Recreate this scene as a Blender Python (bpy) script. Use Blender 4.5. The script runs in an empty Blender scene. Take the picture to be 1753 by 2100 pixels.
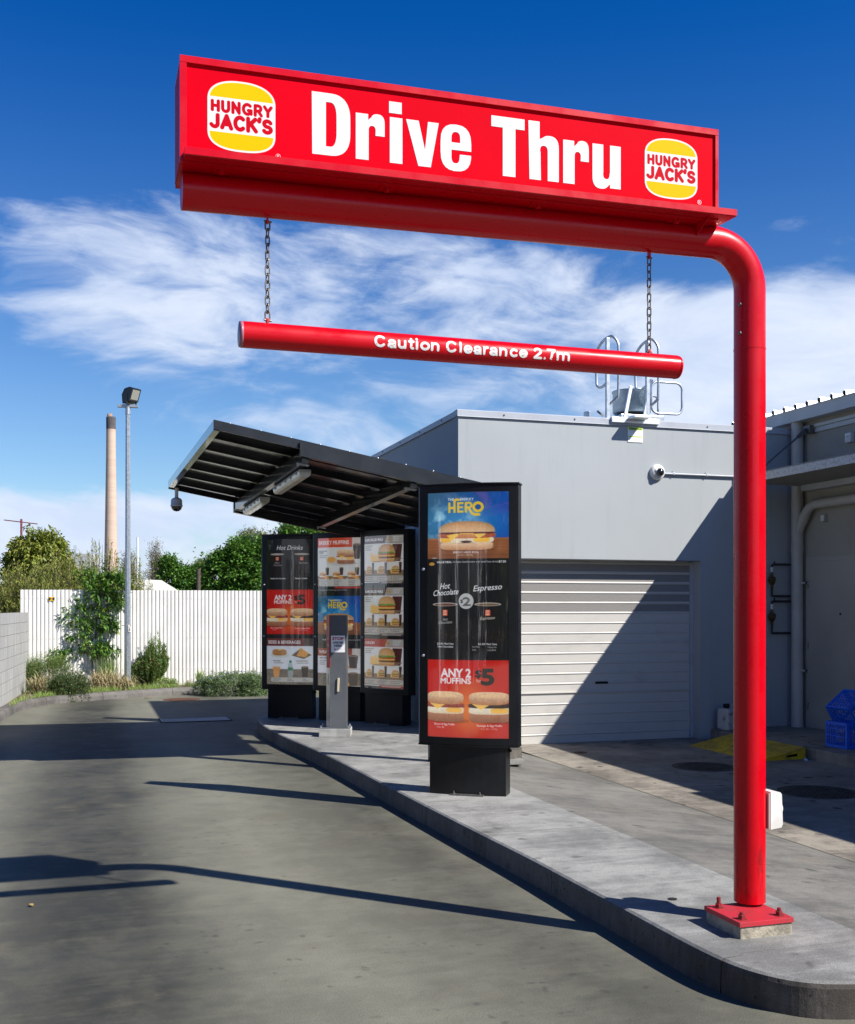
import bpy, bmesh, math, random
import numpy as np
from mathutils import Vector, Matrix, Euler
R = math.radians
random.seed(7); RNG = np.random.default_rng(7)
C = bpy.context.scene.collection
scene = bpy.context.scene
YAW = R(17.5)

# ------------------------------------------------------------ camera
cam = bpy.data.objects.new('camera', bpy.data.cameras.new('camera')); C.objects.link(cam)
cam.location = (0, 0, 1.63); cam.rotation_euler = (R(90), 0, -YAW)
cam.data.sensor_fit = 'HORIZONTAL'; cam.data.sensor_width = 36
cam.data.lens = 36 * 2200 / 1753; cam.data.shift_y = 195.5 / 1753
cam.data.clip_start = .05; cam.data.clip_end = 3000
scene.camera = cam

# ------------------------------------------------------------ node helper
class NT:
    def __init__(s, tree): s.t = tree; s.n = tree.nodes; s.l = tree.links
    def new(s, typ, **kw):
        n = s.n.new(typ)
        for k, v in kw.items(): setattr(n, k, v)
        return n
    def put(s, sock, v):
        if hasattr(v, 'links') or isinstance(v, bpy.types.NodeSocket): s.l.new(v, sock)
        elif v is not None:
            try: sock.default_value = v
            except Exception: sock.default_value = (*v, 1)
    def m(s, op, a, b=None, c=None, clamp=False):
        n = s.new('ShaderNodeMath', operation=op, use_clamp=clamp)
        s.put(n.inputs[0], a); s.put(n.inputs[1], b); s.put(n.inputs[2], c)
        return n.outputs[0]
    def mr(s, v, a, b, c=0., d=1., smooth=True):
        n = s.new('ShaderNodeMapRange', interpolation_type='SMOOTHSTEP' if smooth else 'LINEAR', clamp=True)
        for i, q in enumerate((v, a, b, c, d)): s.put(n.inputs[i], q)
        return n.outputs[0]
    def mix(s, f, a, b, blend='MIX'):
        n = s.new('ShaderNodeMix', data_type='RGBA', blend_type=blend)
        s.put(n.inputs[0], f); s.put(n.inputs[6], a); s.put(n.inputs[7], b)
        return n.outputs[2]
    def noise(s, vec, scale, detail=4, rough=.55, dist=0., out=0):
        n = s.new('ShaderNodeTexNoise'); s.put(n.inputs['Vector'], vec)
        n.inputs['Scale'].default_value = scale; n.inputs['Detail'].default_value = detail
        n.inputs['Roughness'].default_value = rough; n.inputs['Distortion'].default_value = dist
        return n.outputs[out]
    def mapping(s, vec, loc=(0,0,0), rot=(0,0,0), sc=(1,1,1)):
        n = s.new('ShaderNodeMapping'); s.put(n.inputs[0], vec)
        n.inputs[1].default_value = loc; n.inputs[2].default_value = rot; n.inputs[3].default_value = sc
        return n.outputs[0]
    def sep(s, v):
        n = s.new('ShaderNodeSeparateXYZ'); s.put(n.inputs[0], v); return n.outputs
    def comb(s, x, y, z):
        n = s.new('ShaderNodeCombineXYZ'); s.put(n.inputs[0], x); s.put(n.inputs[1], y); s.put(n.inputs[2], z); return n.outputs[0]
    def ramp(s, f, stops):
        n = s.new('ShaderNodeValToRGB'); s.put(n.inputs[0], f)
        e = n.color_ramp.elements
        cc = [(c, c, c, 1) if isinstance(c, (int, float)) else (*c, 1) for _, c in stops]
        e[0].position = stops[0][0]; e[0].color = cc[0]; e[1].position = stops[-1][0]; e[1].color = cc[-1]
        for (p, _), c in list(zip(stops, cc))[1:-1]: e.new(p).color = c
        return n.outputs[0]

# ------------------------------------------------------------ sky, sun, exposure
W = bpy.data.worlds.new('World'); scene.world = W; W.use_nodes = True
nt = NT(W.node_tree); nt.n.clear()
SUN_EL = R(42.2)
sky = nt.new('ShaderNodeTexSky', sky_type='NISHITA'); sky.sun_disc = False
sky.sun_elevation = SUN_EL; sky.sun_rotation = R(134.8); sky.altitude = 50; sky.air_density = 1.0; sky.dust_density = .6; sky.ozone_density = 2.2
tc = nt.new('ShaderNodeTexCoord').outputs['Generated']
d = nt.mapping(tc, rot=(0, 0, YAW))              # y = towards the fence, x = to the right
dx, dy, dz = nt.sep(d)
hor = nt.m('MAXIMUM', nt.m('SQRT', nt.m('ADD', nt.m('MULTIPLY', dx, dx), nt.m('MULTIPLY', dy, dy))), .02)
el = nt.m('DIVIDE', dz, hor)                      # tangent of the elevation
az = nt.m('DIVIDE', dx, hor)
clear = nt.mix(nt.mr(el, -.02, .6), (.76, .84, .93, 1), (.004, .375, .84, 1))
gam = nt.new('ShaderNodeHueSaturation'); gam.inputs['Saturation'].default_value = 1.12
nt.put(gam.inputs['Color'], sky.outputs[0])
clear = nt.mix(nt.mr(el, .55, 2.2), clear, (.002, .09, .26, 1))
base = nt.mix(1., gam.outputs[0], clear, 'MULTIPLY')
# cirrus: thin fibrous streaks, more solid to the right
st = nt.mapping(nt.comb(az, el, 0), rot=(0, 0, R(20)), sc=(1., 2.15, 1))
warp = nt.noise(st, 2.6, 3, .5, 0, 1)
wv = nt.new('ShaderNodeVectorMath', operation='MULTIPLY_ADD')
nt.put(wv.inputs[0], warp); wv.inputs[1].default_value = (.30, .30, 0); nt.put(wv.inputs[2], st)
n1 = nt.noise(wv.outputs[0], 4.6, 10, .60, .1)
fib = nt.noise(nt.mapping(wv.outputs[0], rot=(0, 0, R(-8)), sc=(1, 2.0, 1)), 13., 7, .6, .1)
n1 = nt.m('ADD', nt.m('MULTIPLY', n1, .84), nt.m('MULTIPLY', fib, .16))
top = nt.m('ADD', el, nt.m('MULTIPLY', az, .16))
el2 = nt.m('ADD', el, nt.m('MULTIPLY', nt.m('MAXIMUM', nt.m('SUBTRACT', az, .05), 0.), .22))
band = nt.m('MULTIPLY', nt.mr(el2, .385, .31), nt.mr(el, .19, .27))
band = nt.m('MULTIPLY', band, nt.mr(nt.m('ABSOLUTE', nt.m('ADD', az, .02)), .48, .30))
right = nt.m('MULTIPLY', nt.mr(az, .10, .27), nt.m('MULTIPLY', nt.mr(el, .315, .25), nt.mr(el, .05, .16)))
mid = nt.m('MULTIPLY', nt.mr(nt.m('ABSOLUTE', nt.m('SUBTRACT', el, .175)), .06, .015), nt.mr(az, -.33, -.15))
low = nt.m('MULTIPLY', nt.mr(el, .125, .085), nt.mr(el, -.02, .02))
bias = nt.m('ADD', nt.m('MULTIPLY', band, .18), nt.m('MULTIPLY', right, .27))
bias = nt.m('ADD', bias, nt.m('MULTIPLY', mid, .15))
bias = nt.m('ADD', bias, nt.m('MULTIPLY', low, .25))
bias = nt.m('SUBTRACT', bias, nt.mr(el, .34, .44, 0, .2))
dens = nt.mr(nt.m('ADD', n1, bias), .555, .785)
dens = nt.m('MULTIPLY', dens, nt.mr(el, -.01, .03))
dens = nt.m('MULTIPLY', dens, .93)
ccol = nt.mix(nt.mr(nt.noise(wv.outputs[0], 7., 5, .6), .35, .7), (4.3, 5.0, 6.4, 1), (5.7, 6.15, 7.0, 1))
full = nt.mix(dens, base, ccol)
bg = nt.new('ShaderNodeBackground'); nt.put(bg.inputs[0], full); bg.inputs[1].default_value = .10
out = nt.new('ShaderNodeOutputWorld'); nt.l.new(bg.outputs[0], out.inputs[0])

sun = bpy.data.objects.new('sun', bpy.data.lights.new('sun', 'SUN')); C.objects.link(sun)
sun.data.energy = 5.0; sun.data.angle = R(.53); sun.data.color = (1, .945, .86)
SD = Vector((-.71, .704, 0)).normalized() * math.cos(SUN_EL) + Vector((0, 0, -math.sin(SUN_EL)))
sun.rotation_euler = SD.to_track_quat('-Z', 'Y').to_euler()
sun.location = (20, -20, 30)
vs = scene.view_settings; vs.view_transform = 'Standard'; vs.look = 'None'; vs.gamma = 1; vs.exposure = .62; vs.use_curve_mapping = False
scene.cycles.max_bounces = 8; scene.cycles.transparent_max_bounces = 16
scene.cycles.use_denoising = True

# ------------------------------------------------------------ materials
MATS = {}
def mat(name, col, rough=.6, metal=0., col2=None, nscale=3., ndetail=5, mixlo=.4, mixhi=.65, bump=0., bscale=40., coat=0., spec=.5, coords='Object', stretch=(1,1,1), fn=None):
    if name in MATS: return MATS[name]
    m = bpy.data.materials.new(name); m.use_nodes = True
    n = NT(m.node_tree); b = n.n['Principled BSDF']
    b.inputs['Roughness'].default_value = rough; b.inputs['Metallic'].default_value = metal
    b.inputs['Coat Weight'].default_value = coat; b.inputs['Coat Roughness'].default_value = .06
    b.inputs['Specular IOR Level'].default_value = spec
    b.inputs['Base Color'].default_value = (*col, 1)
    if coords == 'Position': co = n.new('ShaderNodeNewGeometry').outputs['Position']
    else: co = n.new('ShaderNodeTexCoord').outputs[coords]
    cs = n.mapping(co, sc=stretch)
    csock = (*col, 1)
    if col2 is not None:
        f = n.mr(n.noise(cs, nscale, ndetail, .6), mixlo, mixhi)
        csock = n.mix(f, (*col, 1), (*col2, 1)); n.l.new(csock, b.inputs['Base Color'])
    if bump:
        bp = n.new('ShaderNodeBump'); bp.inputs['Strength'].default_value = bump; bp.inputs['Distance'].default_value = .01
        n.l.new(n.noise(cs, bscale, 4, .6), bp.inputs['Height']); n.l.new(bp.outputs[0], b.inputs['Normal'])
    if fn: fn(n, b, co, csock)
    MATS[name] = m
    return m

def red_fn(n, b, co, c):
    # thin scratches, chips and dust on the red enamel
    s1 = n.noise(n.mapping(co, sc=(9, 9, 2.2)), 9, 6, .7)
    f = n.mr(s1, .63, .72)
    dust = n.mr(n.noise(co, 2.2, 5, .6), .45, .85, 0, .035)
    c2 = n.mix(f, c, (.30, .012, .016, 1)); c2 = n.mix(dust, c2, (.42, .12, .10, 1))
    pz = n.sep(n.new('ShaderNodeNewGeometry').outputs['Position'])[2]
    soot = n.m('MULTIPLY', n.mr(n.noise(n.mapping(co, sc=(14, 14, 3)), 1.6, 7, .7), .50, .66), n.mr(pz, .85, .35, 0, .75))
    c2 = n.mix(soot, c2, (.10, .006, .008, 1))
    n.l.new(c2, b.inputs['Base Color'])
    n.put(b.inputs['Roughness'], n.mr(n.noise(co, 6, 5, .6), .3, .7, .22, .38))
RED = mat('red_enamel', (.58, .0, .0085), .20, coat=.12, spec=.28, fn=red_fn, bump=.02, bscale=12)
REDT = mat('red_enamel_worn', (.50, .02, .035), .5, col2=(.40, .03, .04), nscale=14, coat=.0, bump=.12, bscale=60)
PANELRED = mat('red_sign_acrylic', (.66, .0, .011), .5, coat=.0, spec=.02, col2=(.62, .0, .010), nscale=2)
WHITE = mat('white_vinyl', (.70, .71, .73), .45)
YELLOW = mat('yellow_vinyl', (.86, .54, .012), .4)
LOGORED = mat('red_vinyl', (.62, .004, .02), .4)
GALV = mat('galvanised_steel', (.52, .56, .60), .42, .75, col2=(.36, .40, .44), nscale=22, ndetail=3, mixlo=.35, mixhi=.7, bump=.03)
DGALV = mat('dull_chain_steel', (.25, .24, .23), .5, .8, col2=(.10, .09, .08), nscale=60)
ALU = mat('aluminium', (.72, .73, .75), .3, .9, col2=(.6, .6, .62), nscale=8)
BLACK = mat('black_powder_coat', (.0055, .006, .0075), .35, col2=(.010, .011, .013), nscale=3, coat=.0, spec=.35, bump=.03, bscale=180)
GBLACK = mat('gloss_black_steel', (.007, .008, .011), .24, col2=(.014, .015, .018), nscale=5, coat=.25, bump=.04, bscale=30)
DGREY = mat('dark_grey_paint', (.115, .125, .14), .34, col2=(.095, .104, .118), nscale=4, coat=.25)
WPLAS = mat('white_plastic', (.74, .74, .72), .4, col2=(.62, .61, .58), nscale=6)
GPLAS = mat('grey_plastic', (.42, .43, .44), .4)
SMOKE = mat('smoked_dome', (.012, .012, .014), .06, coat=1.)
CREAM = mat('cream_tape', (.62, .55, .40), .5)
GROUT = mat('grout', (.40, .36, .28), .95, col2=(.22, .20, .16), nscale=14, bump=.8, bscale=40)
BRASS = mat('dark_brass', (.20, .135, .045), .45, .7, col2=(.06, .045, .02), nscale=30)
COPPER = mat('grimy_pipe', (.035, .03, .028), .55, .3)
PVC = mat('grey_pvc', (.50, .49, .45), .42, col2=(.44, .43, .395), nscale=2)
DARK = mat('dark_void', (.008, .008, .009), .8)
CRATE = mat('blue_crate_plastic', (.004, .12, .75), .38, col2=(.006, .15, .80), nscale=8)
def tread_fn(n, b, co, c):
    v = n.new('ShaderNodeTexVoronoi', feature='F1'); v.inputs['Scale'].default_value = 34; v.inputs['Randomness'].default_value = .6
    n.l.new(n.mapping(co, rot=(0, 0, R(45))), v.inputs['Vector'])
    bp = n.new('ShaderNodeBump'); bp.inputs['Strength'].default_value = .35; bp.inputs['Distance'].default_value = .006; bp.invert = True
    n.l.new(v.outputs[0], bp.inputs['Height']); n.l.new(bp.outputs[0], b.inputs['Normal'])
    n.l.new(n.mix(n.mr(v.outputs[0], .3, .75, 0, .45), c, (.10, .07, .01, 1)), b.inputs['Base Color'])
RAMPY = mat('yellow_chequer_plate', (.78, .52, .012), .55, col2=(.45, .30, .03), nscale=5, fn=tread_fn)
YPAINT = mat('yellow_paint_side', (.75, .48, .012), .5, col2=(.45, .30, .03), nscale=7)
RUST = mat('rusty_iron', (.15, .065, .038), .85, .2, col2=(.075, .038, .027), nscale=12, bump=.5, bscale=90)
IRON = mat('cast_iron', (.035, .034, .034), .7, .3, col2=(.075, .07, .065), nscale=10, bump=.5, bscale=60)

def wall_fn(n, b, co, c):
    big = n.mr(n.noise(co, .5, 6, .6), .35, .7)
    dr = n.mr(n.noise(n.mapping(co, sc=(4, 4, .35)), 2.2, 5, .6), .52, .8, 0, .35)
    c2 = n.mix(n.m('MULTIPLY', big, .35), c, (.33, .352, .365, 1))
    c2 = n.mix(dr, c2, (.30, .315, .34, 1))
    chip = n.mr(n.noise(co, 5.5, 3, .5), .79, .81)
    c2 = n.mix(n.m('MULTIPLY', chip, .5), c2, (.45, .41, .33, 1))
    n.l.new(c2, b.inputs['Base Color'])
WALL = mat('grey_render', (.395, .425, .442), .85, bump=.25, bscale=130, coords='Position', fn=wall_fn, spec=.3)
TRIM = mat('grey_trim_metal', (.42, .45, .50), .45, col2=(.38, .40, .45), nscale=3)
BWALL = mat('beige_wall_paint', (.35, .335, .285), .8, col2=(.31, .295, .25), nscale=1.5, bump=.15, bscale=120, coords='Position')
BDOOR = mat('beige_door_paint', (.37, .36, .315), .5, col2=(.33, .32, .28), nscale=1.2, coords='Position')
FASC = mat('pale_fascia_metal', (.50, .52, .52), .42, col2=(.45, .47, .47), nscale=2)
ZINC = mat('weathered_zinc_gutter', (.50, .52, .54), .6, .3, col2=(.27, .29, .31), nscale=28, ndetail=7, mixlo=.42, mixhi=.72)
SOFF = mat('soffit_sheet', (.33, .32, .29), .6)
ROOFM = mat('bright_zincalume', (.72, .73, .74), .28, .85)
def slat_fn(n, b, co, c):
    g = n.mr(n.noise(n.mapping(co, sc=(.8, 1, 1.2)), 3.2, 7, .65), .5, .85, 0, .42)
    n.l.new(n.mix(g, c, (.26, .245, .235, 1)), b.inputs['Base Color'])
SLAT = mat('cream_grey_steel_slat', (.54, .525, .495), .42, coords='Position', fn=slat_fn)
def perf_fn(n, b, co, c):
    x, y, z = n.sep(co); s = 1 / .0125
    u = n.m('MULTIPLY', x, s); v = n.m('MULTIPLY', z, s * 1.155)
    row = n.m('FLOOR', v); u = n.m('ADD', u, n.m('MULTIPLY', n.m('MODULO', n.m('ABSOLUTE', row), 2.), .5))
    fu = n.m('SUBTRACT', n.m('FRACT', u), .5); fv = n.m('SUBTRACT', n.m('FRACT', v), .5)
    r = n.m('SQRT', n.m('ADD', n.m('MULTIPLY', fu, fu), n.m('MULTIPLY', fv, fv)))
    n.l.new(n.mix(n.mr(r, .37, .45), (.03, .03, .032, 1), (.48, .46, .44, 1)), b.inputs['Base Color'])
PERF = mat('perforated_steel_slat', (.5, .49, .47), .45, coords='Position', fn=perf_fn)
def pane_mat():
    m = bpy.data.materials.new('wavy_acrylic_pane'); m.use_nodes = True; n = NT(m.node_tree); n.n.clear()
    co = n.new('ShaderNodeTexCoord').outputs['Object']
    bp = n.new('ShaderNodeBump'); bp.inputs['Strength'].default_value = .22; bp.inputs['Distance'].default_value = .01
    n.l.new(n.noise(n.mapping(co, sc=(1, 1, .05)), 6., 4, .6, .6), bp.inputs['Height'])
    gl = n.new('ShaderNodeBsdfGlossy'); gl.inputs['Roughness'].default_value = .035; gl.inputs['Color'].default_value = (1, 1, 1, 1)
    n.l.new(bp.outputs[0], gl.inputs['Normal'])
    tr = n.new('ShaderNodeBsdfTransparent'); tr.inputs[0].default_value = (.95, .96, .96, 1)
    df = n.new('ShaderNodeBsdfDiffuse'); df.inputs[0].default_value = (.6, .6, .62, 1)
    fr = n.new('ShaderNodeFresnel'); fr.inputs[0].default_value = 1.6; n.l.new(bp.outputs[0], fr.inputs['Normal'])
    a = n.new('ShaderNodeMixShader'); n.put(a.inputs[0], n.m('MULTIPLY_ADD', fr.outputs[0], 1.2, .075, clamp=True)); n.l.new(tr.outputs[0], a.inputs[1]); n.l.new(gl.outputs[0], a.inputs[2])
    # runs of dried water on the outside of the pane
    run = n.mr(n.noise(n.mapping(co, sc=(1, 1, .06)), 22, 6, .7), .58, .84, 0.004, .10)
    b2 = n.new('ShaderNodeMixShader'); n.put(b2.inputs[0], run); n.l.new(a.outputs[0], b2.inputs[1]); n.l.new(df.outputs[0], b2.inputs[2])
    o = n.new('ShaderNodeOutputMaterial'); n.l.new(b2.outputs[0], o.inputs[0]); return m
PANE = pane_mat()

def conc(name, lo, hi, lane=False, pits=False, dark=(.03, .03, .03), warm=(.24, .20, .15), stain=.5, gloss=.75):
    m = bpy.data.materials.new(name); m.use_nodes = True; n = NT(m.node_tree); b = n.n['Principled BSDF']
    p = n.new('ShaderNodeNewGeometry').outputs['Position']
    x, y, z = n.sep(p)
    big = n.noise(p, .9, 7, .62, .3); med = n.noise(n.mapping(p, sc=(1, 1.0, 1)), 4.5, 7, .65, .4)
    brush = n.noise(n.mapping(p, rot=(0, 0, YAW), sc=(1.2, 9, 1)), 2.2, 6, .65)
    f = n.m('ADD', n.m('MULTIPLY', big, .5), n.m('ADD', n.m('MULTIPLY', med, .3), n.m('MULTIPLY', brush, .2)))
    f = n.mr(f, .40, .60)
    if lane:
        xw = n.m('ADD', x, n.m('MULTIPLY', n.m('SUBTRACT', n.noise(p, .45, 3, .5), .5), .45))
        t = n.mr(xw, -4., 4., 0, 1, False)
        prof = n.ramp(t, [(0, .7), (.30, .62), (.41, .74), (.455, .26), (.49, .09), (.535, .13), (.58, .66), (.635, .88), (.70, .55), (.76, .30), (.82, .6)])
        f = n.m('ADD', n.m('MULTIPLY', f, .20), n.m('MULTIPLY_ADD', prof, .92, -.08), clamp=True)
    c = n.mix(f, (*lo, 1), (*hi, 1))
    c = n.mix(n.mr(n.noise(p, 1.7, 6, .65), .56, .76, 0, .45), c, (*warm, 1))
    # oil drips and small stains
    v = n.new('ShaderNodeTexVoronoi', feature='F1'); v.inputs['Scale'].default_value = 10. if lane else 5.2
    wq = n.new('ShaderNodeVectorMath', operation='MULTIPLY_ADD'); n.put(wq.inputs[0], n.noise(p, 9, 3, .5, 0, 1)); wq.inputs[1].default_value = (.12, .12, 0); n.put(wq.inputs[2], p)
    n.l.new(wq.outputs[0], v.inputs['Vector'])
    sp = n.m('MULTIPLY', n.mr(v.outputs['Distance'], .24, .07), n.mr(n.noise(p, 1.1, 3, .5), .46, .56))
    c = n.mix(n.m('MULTIPLY', sp, stain), c, (*dark, 1))
    blot = n.mr(n.noise(p, 2.8, 8, .7, .8), .66 if lane else .60, .78 if lane else .72)
    c = n.mix(n.m('MULTIPLY', blot, stain * .55), c, (*dark, 1))
    if pits:
        v2 = n.new('ShaderNodeTexVoronoi', feature='F1'); v2.inputs['Scale'].default_value = 26; n.l.new(p, v2.inputs['Vector'])
        c = n.mix(n.m('MULTIPLY', n.mr(v2.outputs['Distance'], .22, .10), n.mr(n.noise(p, 3, 2, .5), .50, .58)), c, (.006, .006, .006, 1))
        streak = n.noise(n.mapping(p, sc=(6, 6, .8)), 2.5, 5, .65)
        c = n.mix(n.mr(streak, .50, .72, 0, .55), c, (.16, .15, .135, 1))
    scuff = n.noise(n.mapping(p, rot=(0, 0, YAW+R(8)), sc=(.7, 7, 1)), 3.1, 7, .72, .5)
    c = n.mix(n.mr(scuff, .56, .74, 0, .08 if lane else .22), c, (*[min(1, q*1.35) for q in hi], 1))
    # fine aggregate
    gr = n.noise(p, 160, 2, .5)
    c = n.mix(n.mr(gr, .35, .65, .34, 0.), c, (*dark, 1))
    n.l.new(c, b.inputs['Base Color'])
    n.put(b.inputs['Roughness'], n.mr(med, .3, .7, gloss - .12, gloss + .1))
    bp = n.new('ShaderNodeBump'); bp.inputs['Strength'].default_value = .22; bp.inputs['Distance'].default_value = .006
    n.l.new(n.m('ADD', gr, n.m('MULTIPLY', n.noise(p, 30, 4, .6), 1.5)), bp.inputs['Height']); n.l.new(bp.outputs[0], b.inputs['Normal'])
    b.inputs['Specular IOR Level'].default_value = .35
    return m
ROAD = conc('road_concrete', (.030, .031, .025), (.240, .238, .186), lane=True, stain=.42, warm=(.17, .145, .10))
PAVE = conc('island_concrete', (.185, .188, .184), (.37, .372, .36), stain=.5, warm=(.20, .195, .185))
APRON = conc('crossover_concrete', (.13, .128, .12), (.235, .228, .21), stain=.6, warm=(.24, .19, .14))
YARD = conc('yard_concrete', (.16, .145, .125), (.36, .325, .275), stain=1., dark=(.016, .015, .014), warm=(.33, .27, .20))
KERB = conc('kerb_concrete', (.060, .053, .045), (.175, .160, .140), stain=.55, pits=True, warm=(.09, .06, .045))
FKERB = conc('far_kerb_concrete', (.10, .092, .085), (.19, .178, .165), stain=.3)
def block_fn(n, b, co, c):
    p = n.new('ShaderNodeNewGeometry').outputs['Position']
    s = n.mr(n.noise(n.mapping(p, sc=(7, 7, .9)), 1.6, 6, .65), .38, .68)
    r = n.new('ShaderNodeObjectInfo').outputs['Random']
    c2 = n.mix(s, (.30, .305, .30, 1), (.43, .43, .415, 1)); c2 = n.mix(n.m('MULTIPLY', r, .3), c2, (.34, .33, .31, 1))
    n.l.new(c2, b.inputs['Base Color'])
BLOCK = mat('concrete_block', (.38, .38, .37), .9, bump=.5, bscale=140, fn=block_fn)
MORTAR = mat('mortar', (.22, .22, .21), .95, bump=.4)
FENCE = mat('white_colour_sheet', (.72, .71, .68), .4, col2=(.66, .65, .62), nscale=2, coords='Position')
SOIL = mat('bark_soil', (.09, .065, .045), .95, col2=(.16, .12, .08), nscale=20, bump=.8, bscale=30, coords='Position')
EARTH = mat('dry_ground', (.16, .14, .09), .95, col2=(.10, .11, .05), nscale=.2, coords='Position')

def leafm(name, a, b_, c_=None, rough=.5, trans=.25):
    m = bpy.data.materials.new(name); m.use_nodes = True; n = NT(m.node_tree); b = n.n['Principled BSDF']
    r = n.new('ShaderNodeNewGeometry').outputs['Random Per Island']
    c = n.mix(r, (*a, 1), (*b_, 1))
    if c_ is not None: c = n.mix(n.mr(r, .88, .93), c, (*c_, 1))
    n.l.new(c, b.inputs['Base Color']); b.inputs['Roughness'].default_value = rough
    b.inputs['Specular IOR Level'].default_value = .4
    t = n.new('ShaderNodeBsdfTranslucent'); n.l.new(n.mix(.4, c, (.16, .25, .03, 1)), t.inputs[0])
    mx = n.new('ShaderNodeMixShader'); mx.inputs[0].default_value = trans
    n.l.new(b.outputs[0], mx.inputs[1]); n.l.new(t.outputs[0], mx.inputs[2])
    n.l.new(mx.outputs[0], n.n['Material Output'].inputs[0]); return m
L_SHRUB = leafm('glossy_green_leaf', (0.070, 0.178, 0.031), (0.155, 0.310, 0.054), (0.310, 0.403, 0.078), .38)
L_LOQ = leafm('olive_green_leaf', (.13, .18, .025), (.29, .32, .05), (.36, .32, .08), .5)
L_FIG = leafm('dark_green_leaf', (0.046, 0.132, 0.019), (0.116, 0.264, 0.039), (0.202, 0.341, 0.078), .42)
L_FEATH = leafm('feathery_yellow_green_leaf', (.20, .25, .045), (.36, .38, .08), (.42, .34, .12), .6)
L_ROSE = leafm('dusty_green_needle', (.09, .17, .04), (.19, .29, .08), (.34, .20, .10), .6)
L_GREY = leafm('grey_green_leaf', (.13, .20, .09), (.23, .32, .16), None, .6)
L_DGREEN = leafm('dark_bushy_leaf', (0.046, 0.085, 0.031), (0.101, 0.155, 0.054), (0.217, 0.186, 0.078), .6)
L_BARE = leafm('grey_brown_twig_leaf', (0.186, 0.163, 0.116), (0.295, 0.248, 0.178), (0.155, 0.202, 0.078), .7)
L_GUM = leafm('gum_leaf', (0.155, 0.163, 0.085), (0.264, 0.256, 0.132), None, .6)
L_GRASS = leafm('green_grass_blade', (0.139, 0.248, 0.046), (0.279, 0.388, 0.093), (0.527, 0.465, 0.186), .6)
L_STRAW = leafm('straw_blade', (.36, .29, .15), (.50, .42, .25), (.12, .18, .05), .7, .15)
L_FLOW = leafm('blue_petal', (.08, .10, .50), (.14, .16, .62), None, .6)
BARK = mat('bark', (.10, .075, .055), .9, col2=(.05, .04, .03), nscale=12, bump=.6)

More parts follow.
